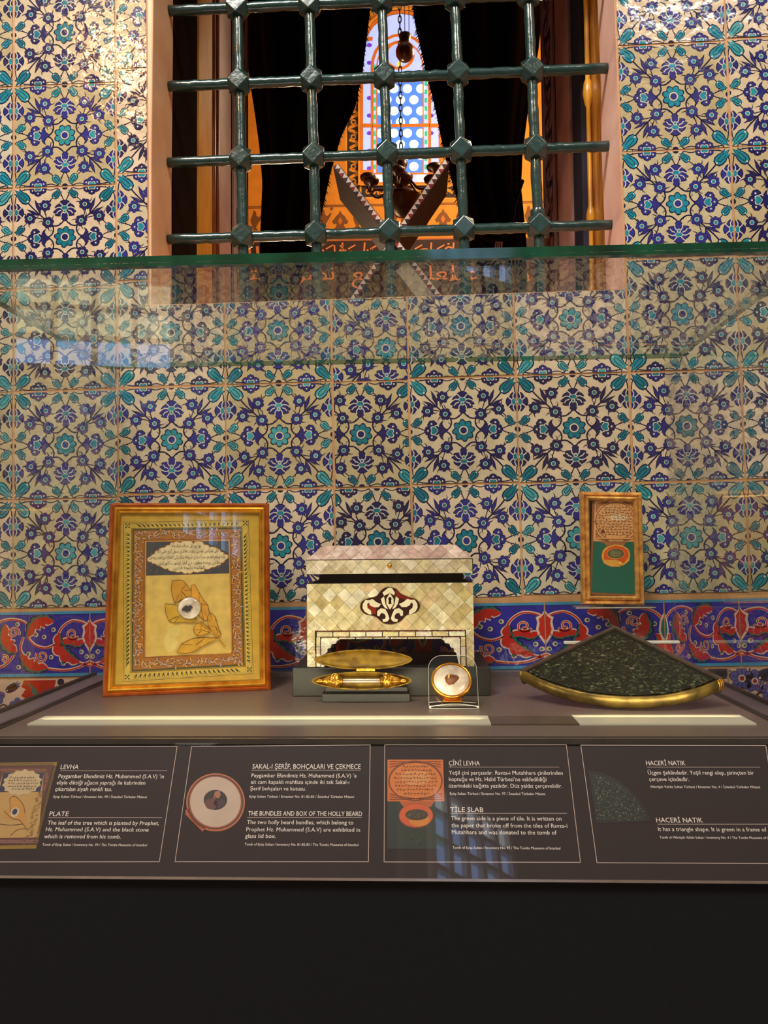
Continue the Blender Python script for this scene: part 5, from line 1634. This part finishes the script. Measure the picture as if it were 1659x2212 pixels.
rb = thing('relic_box', 'round gold rimmed relic box with whitish face and brown fragment on acrylic stand', 'relic box', rm)
MB().lathe([(.030, -.012), (.034, -.010), (.0355, -.004), (.0355, .000), (.0368, .001), (.0368, .004), (.0355, .0055), (.0330, .0050), (.0325, .0035)], 44).build('rim', 'gold_smooth', rb)
MB().lathe([(.0325, .0030), (.031, .0046), (.024, .0060), (.012, .0068), (.001, .0070)], 40).build('face', 'agate', rb)
mb = MB(); Rr = random.Random(3)
pts = [(1.35*u_, 1.3*v_) for u_, v_ in [(-.011, .002), (-.008, .007), (-.004, .009), (.004, .008), (.011, .006), (.0125, .001), (.008, -.005), (.003, -.010), (-.004, -.012), (-.009, -.007)]]
top = [(p[0]*.6, p[1]*.6, .0095) for p in pts]; n = len(pts)
mb.add([(p[0], p[1], .0050) for p in pts] + top, [(i, (i + 1) % n, (i + 1) % n + n, i + n) for i in range(n)] + [tuple(range(n, 2*n))], True)
f_ = mb.build('fragment', 'relic_brown', rb)
mb = MB(); mb.lathe([(.0004, -.005), (.0018, -.001), (.0016, .003), (.0003, .006)], 8, Matrix.Translation((-.0045, .0035, .0105)) @ Matrix.Rotation(-1.3, 4, 'X') @ Matrix.Rotation(.25, 4, 'Y'))
mb.build('sliver', 'relic_pale', f_)
o = MB().box((-.016, -.036, -.0135), (.018, -.026, -.0095), .0006).build('base_tab', 'gold_smooth', rb)

# ------------------------------------------------------------------ exhibit: fan shaped green stone in brass frame
WY0, WZ0 = 1.388, 1.0172
wm = Matrix.Translation((.4044, 1.583, 1.1221)) @ Matrix.Rotation(-.2139, 4, 'Z') @ Matrix.Rotation(.0121, 4, 'Y') @ Matrix.Rotation(-1.159, 4, 'X')
RW = .2478
wg = thing('stone_wedge', 'fan shaped dark green speckled stone in a brass rimmed frame at the right', 'stone', wm)
def fan(r, n=40, ins=0.0):
    d = ins*sqrt(2)
    pts = [(0, -d)]
    a0 = pi/4 - (ins/r if ins else 0)
    for i in range(n + 1):
        a = -a0 + 2*a0*i/n; pts.append(((r - ins)*sin(a), -(r - ins)*cos(a)))
    return pts[::-1]
MB().prism(fan(RW - .002), .004, .022).build('tray', 'stone_frame', wg)
MB().prism(fan(RW - .004, ins=.006), .0, .0039).build('slab', mat('stone_dark', L(16, 18, 13), 0.5, coat=.05, scale=50, col2=L(28, 31, 21), spec=.2), wg)
C_ = Art(.0001); R = random.Random(21)
for i in range(1500):
    a = R.uniform(-pi/4, pi/4); r = RW*sqrt(R.random())
    x, z = r*sin(a), -r*cos(a)
    if r > RW - .010 or (-z - abs(x))/sqrt(2) < .012: continue
    th = R.gauss(0, .6) if R.random() < .6 else R.uniform(0, pi); l = R.uniform(.0012, .0042)*(1.35 if R.random() < .12 else 1); w = l*R.uniform(.3, .75)
    g = R.random(); col = L(98, 108, 70) if g < .12 else L(68, 78, 50) if g < .45 else L(48, 56, 36) if g < .82 else L(70, 56, 46)
    pts = []
    for kk in range(6):
        t = 2*pi*kk/6 + R.uniform(-.3, .3); e = R.uniform(.75, 1.1); u, v = l*e*cos(t), w*e*sin(t)
        pts.append((x + u*cos(th) - v*sin(th), z + u*sin(th) + v*cos(th)))
    C_.poly(pts, col, 1 + R.random()*3)
C_.build('speckles', 'chips', wg)['kind'] = 'stuff'
mb = MB()
s2 = sqrt(.5)
for sg in (-1, 1):
    A0, A1 = Vector((0, 0)), Vector((sg*RW*s2, -RW*s2)); nin = Vector((-sg*s2, -s2)); w = .0075
    poly = [A0, A1, A1 + nin*w, A0 + Vector((0, -w/s2))]
    mb.prism([tuple(p) for p in (poly if sg < 0 else poly[::-1])], -.004, .026)
mb.build('wooden_edge', 'stone_frame', wg)
# hammered brass band along the arc
vs = []; fs = []; n = 70; prof = [(-.0045, -.0012), (-.0015, -.0024), (.0008, -.0006), (.0034, .004), (.0046, .010), (.0034, .016), (.0, .021), (-.006, .0225)]
Rr = random.Random(9)
for i in range(n + 1):
    a = -pi/4 + (pi/2)*i/n
    for (dr, y) in prof:
        r = RW + dr + Rr.uniform(-.0004, .0004)
        vs.append((r*sin(a), y + Rr.uniform(-.0004, .0004), -r*cos(a)))
w = len(prof)
for i in range(n):
    for j in range(w - 1):
        a = i*w + j; fs.append((a, a + 1, a + w + 1, a + w))
fs.append(tuple(range(w))); fs.append(tuple(range(n*w + w - 1, n*w - 1, -1)))
MB().add(vs, fs, True).build('brass_band', 'brass_band', wg)
mb = MB()
for kk in range(3):
    a = pi/4 - .010 - kk*.018; mb.tube([((RW + dr)*sin(a), y, -(RW + dr)*cos(a)) for dr, y in prof[1:7]], .0018, 6)
mb.build('corner_clasp', 'gold', wg)
# acrylic support behind it
ps = on_y(1218, 1388, 1.606); pe_ = on_y(1467, 1385, 1.606)
ez = thing('acrylic_easel', 'clear acrylic support bar propping up the stone wedge from behind', 'stand', Matrix.Translation(((ps.x + pe_.x)/2, 1.606, 1.0)))
hl_ = (pe_.x - ps.x)/2
MB().box((-hl_, -.005, ps.z - 1.0 - .003), (hl_, .005, ps.z - 1.0 + .003), .001).build('cross_bar', mat('frosted', L(236, 230, 210), 0.3, coat=.5), ez)
for s_ in (-1, 1):
    MB().box((s_*hl_*.45 - .006, -.004, .0004), (s_*hl_*.45 + .006, .004, ps.z - 1.0 - .0032)).build('upright', 'acrylic', ez)
MB().box((-hl_*.7, -.030, .0002), (hl_*.7, .030, .0004)).build('foot', 'acrylic', ez)

# ------------------------------------------------------------------ exhibit: small framed tile on a tall stand
fm = Matrix.Translation((.4219, 1.655, 1.1617)) @ Matrix.Rotation(.0653, 4, 'Z') @ Matrix.Rotation(-.06, 4, 'X') @ Matrix.Rotation(.0233, 4, 'Y')
SW, SH = .133, .2415
sf = thing('framed_tile', 'small narrow gilt frame holding written paper over a green tile, raised above the stone wedge', 'framed picture', fm)
mb = MB(); frame_sweep(mb, SW, SH, [(0, .014), (0, .002), (.002, -.001), (.006, -.002), (.009, .002), (.011, -.002), (.0145, -.004), (.0165, -.001), (.019, .003), (.019, .014)])
mb.build('frame', 'frame_old', sf)
SPl = Plane(fm @ Matrix.Translation((0, .005, 0))); q = lambda x, y: SPl.px(1240 + x/6.322, 1050 + y/6.32)
P = Art(.00012); R = random.Random(14)
P.poly([q(*p) for p in [(250, 190), (885, 190), (850, 1500), (215, 1480)]], L(150, 90, 52), 0)
P.poly([q(*p) for p in [(285, 205), (868, 205), (855, 760), (262, 752)]], L(236, 164, 104), 1)
def pe(cx, cy, rx, ry, col, lay, n=40): P.poly([q(cx + rx*cos(t), cy + ry*sin(t)) for t in (2*pi*kk/n for kk in range(n))], col, lay)
pe(572, 480, 282, 262, L(166, 98, 56), 2); pe(572, 480, 268, 248, L(238, 170, 112), 3)
for sx_ in (-1, 1):
    for sy_ in (-1, 1):
        for kk in range(3):
            P.stroke(spline([q(572 + sx_*275, 480 + sy_*(120 + kk*40)), q(572 + sx_*(225 + kk*10), 480 + sy_*(205 + kk*18)), q(572 + sx_*(90 + kk*10), 480 + sy_*(258 + kk*4))]), .0018, L(146, 84, 44), 3)
pe(600, 430, 130, 40, L(248, 214, 170), 4, 14); pe(520, 330, 90, 50, L(232, 176, 122), 4, 14)
P.ell(q(392, 622), .0045, .0045, L(120, 60, 30), 5, 12)
for kk in range(11):
    w = 80 + 190*sin(pi*(kk + 1.4)/13); y = 290 + kk*38; a, b = q(560 - w, y), q(580 + w, y - 8); squig(P, a[0], b[0], a[1], .0044, L(92, 48, 24), 6, R, .0007)
P.stroke([q(268, 712), q(858, 716)], .003, L(226, 160, 100), 6)
P.poly([q(*p) for p in [(262, 758), (855, 764), (838, 1478), (240, 1450)]], L(4, 100, 82), 3)
P.poly([q(*p) for p in [(340, 764), (720, 768), (690, 790), (680, 820), (440, 815), (420, 785)]], L(176, 104, 60), 4)
P.build('paper', 'print', sf).location = (0, .005, 0)
M_ = Art(.0003)
oc = [(375, 960), (388, 880), (440, 830), (560, 795), (660, 812), (740, 860), (766, 930), (752, 1020), (690, 1070), (620, 1102), (500, 1100), (410, 1060), (385, 1010)]
M_.poly([q(*p) for p in oc], L(240, 168, 70), 1); M_.poly([q(*p) for p in [(410, 900), (470, 840), (560, 815), (660, 830), (735, 880), (740, 960), (690, 1040), (640, 1060), (600, 1010), (450, 1000), (400, 1000)]], L(226, 84, 24), 2)
M_.poly([q(*p) for p in lobes(565, 925, 128, 78, 26, .08)], L(236, 170, 80), 3); M_.poly([q(*p) for p in lobes(565, 922, 118, 68, 26, .05)], L(96, 92, 62), 4)
for kk in range(5): a, b = q(475 + abs(2 - kk)*16, 890 + kk*18), q(655 - abs(2 - kk)*16, 890 + kk*18); squig(M_, a[0], b[0], a[1], .0026, L(176, 164, 118), 5, R, .0005)
M_.ell(q(620, 1050), .0045, .004, L(240, 180, 84), 5, 10)
M_.build('medallion', 'gilt_print', sf).location = (0, .0042, 0)
MB().box((-SW/2 + .018, .0018, .018), (SW/2 - .018, .0030, SH - .018)).build('cover_glass', 'glass', sf)
MB().box((-SW/2 + .004, .0142, .004), (SW/2 - .004, .0170, SH - .004)).build('backing_board', 'wood_dark', sf)
pz = on_y(1332, 1313, 1.66)
sd = thing('acrylic_easel', 'tall clear acrylic post with a ledge carrying the small framed tile', 'stand', Matrix.Translation((pz.x, 1.672, 1.0)))
l0, l1 = on_y(1242, 1314, 1.65).x - pz.x, on_y(1414, 1314, 1.65).x - pz.x
MB().box((-.0075, .012, .0034), (.0075, .020, .150)).build('post', 'acrylic', sd)
lg = MB().box((l0, -.030, .1545), (l1, .022, .1580)).build('ledge', 'acrylic', sd)
MB().tube([(l0, -.0302, .1562), (l1, -.0302, .1562)], .0009, 6).build('edge', 'acrylic_edge', lg)
MB().box((-.05, .022, .1500), (.05, .026, .30)).build('back_plate', 'acrylic', sd)
MB().box((-.05, .018, .0004), (.05, .062, .0032)).build('foot', 'acrylic', sd)

# ------------------------------------------------------------------ the gallery behind the visitor (seen only as reflections)
def bigwin(name, m, w, h, nx, nz, mats):
    """real window: painted frame with panes of sky, garden and daylight"""
    t = tag(bpy.data.objects.new(name, None), kind='structure'); COL.objects.link(t); t.matrix_world = m
    f = MB()
    for i in range(nx + 1):
        x = -w/2 + w*i/nx; f.box((x - .02, -.04, 0), (x + .02, .02, h))
    for j in range(nz + 1):
        z = h*j/nz; f.box((-w/2, -.035, z - .02), (w/2, .015, z + .02))
    f.build('window_frame', 'window_paint', t)
    for j in range(nz):
        mb = MB(); mb.box((-w/2, .016, h*j/nz), (w/2, .02, h*(j + 1)/nz)); mb.build('pane_row', mats[j % len(mats)], t)
    return t
struct('wall_front', MB().box((-4.5, -3.6, 0), (4.5, -3.45, 6.0)), 'plaster')
bigwin('window_2', Matrix.Translation((-2.3, -3.2, 2.60)) @ Matrix.Rotation(pi - .25, 4, 'Z'), 1.1, .66, 4, 3, ['sky_blue', 'garden', 'garden'])
bigwin('window_3', Matrix.Translation((.40, -3.0, 3.15)) @ Matrix.Rotation(pi - .70, 4, 'Z'), .80, 1.15, 5, 5, ['sky_blue', 'sky_blue', 'sky_blue', 'sky_blue', 'daylight'])
for nm_, p_, rz_, w_ in (('wall_front_bay', (-2.3, -3.2, 0), pi - .25, .8), ('wall_front_canted', (.40, -3.0, 0), pi - .70, .62)):
    o = struct(nm_, MB().box((-w_, .024, 0), (w_, .10, 5.0)), 'plaster'); o.matrix_world = Matrix.Translation(p_) @ Matrix.Rotation(rz_, 4, 'Z')
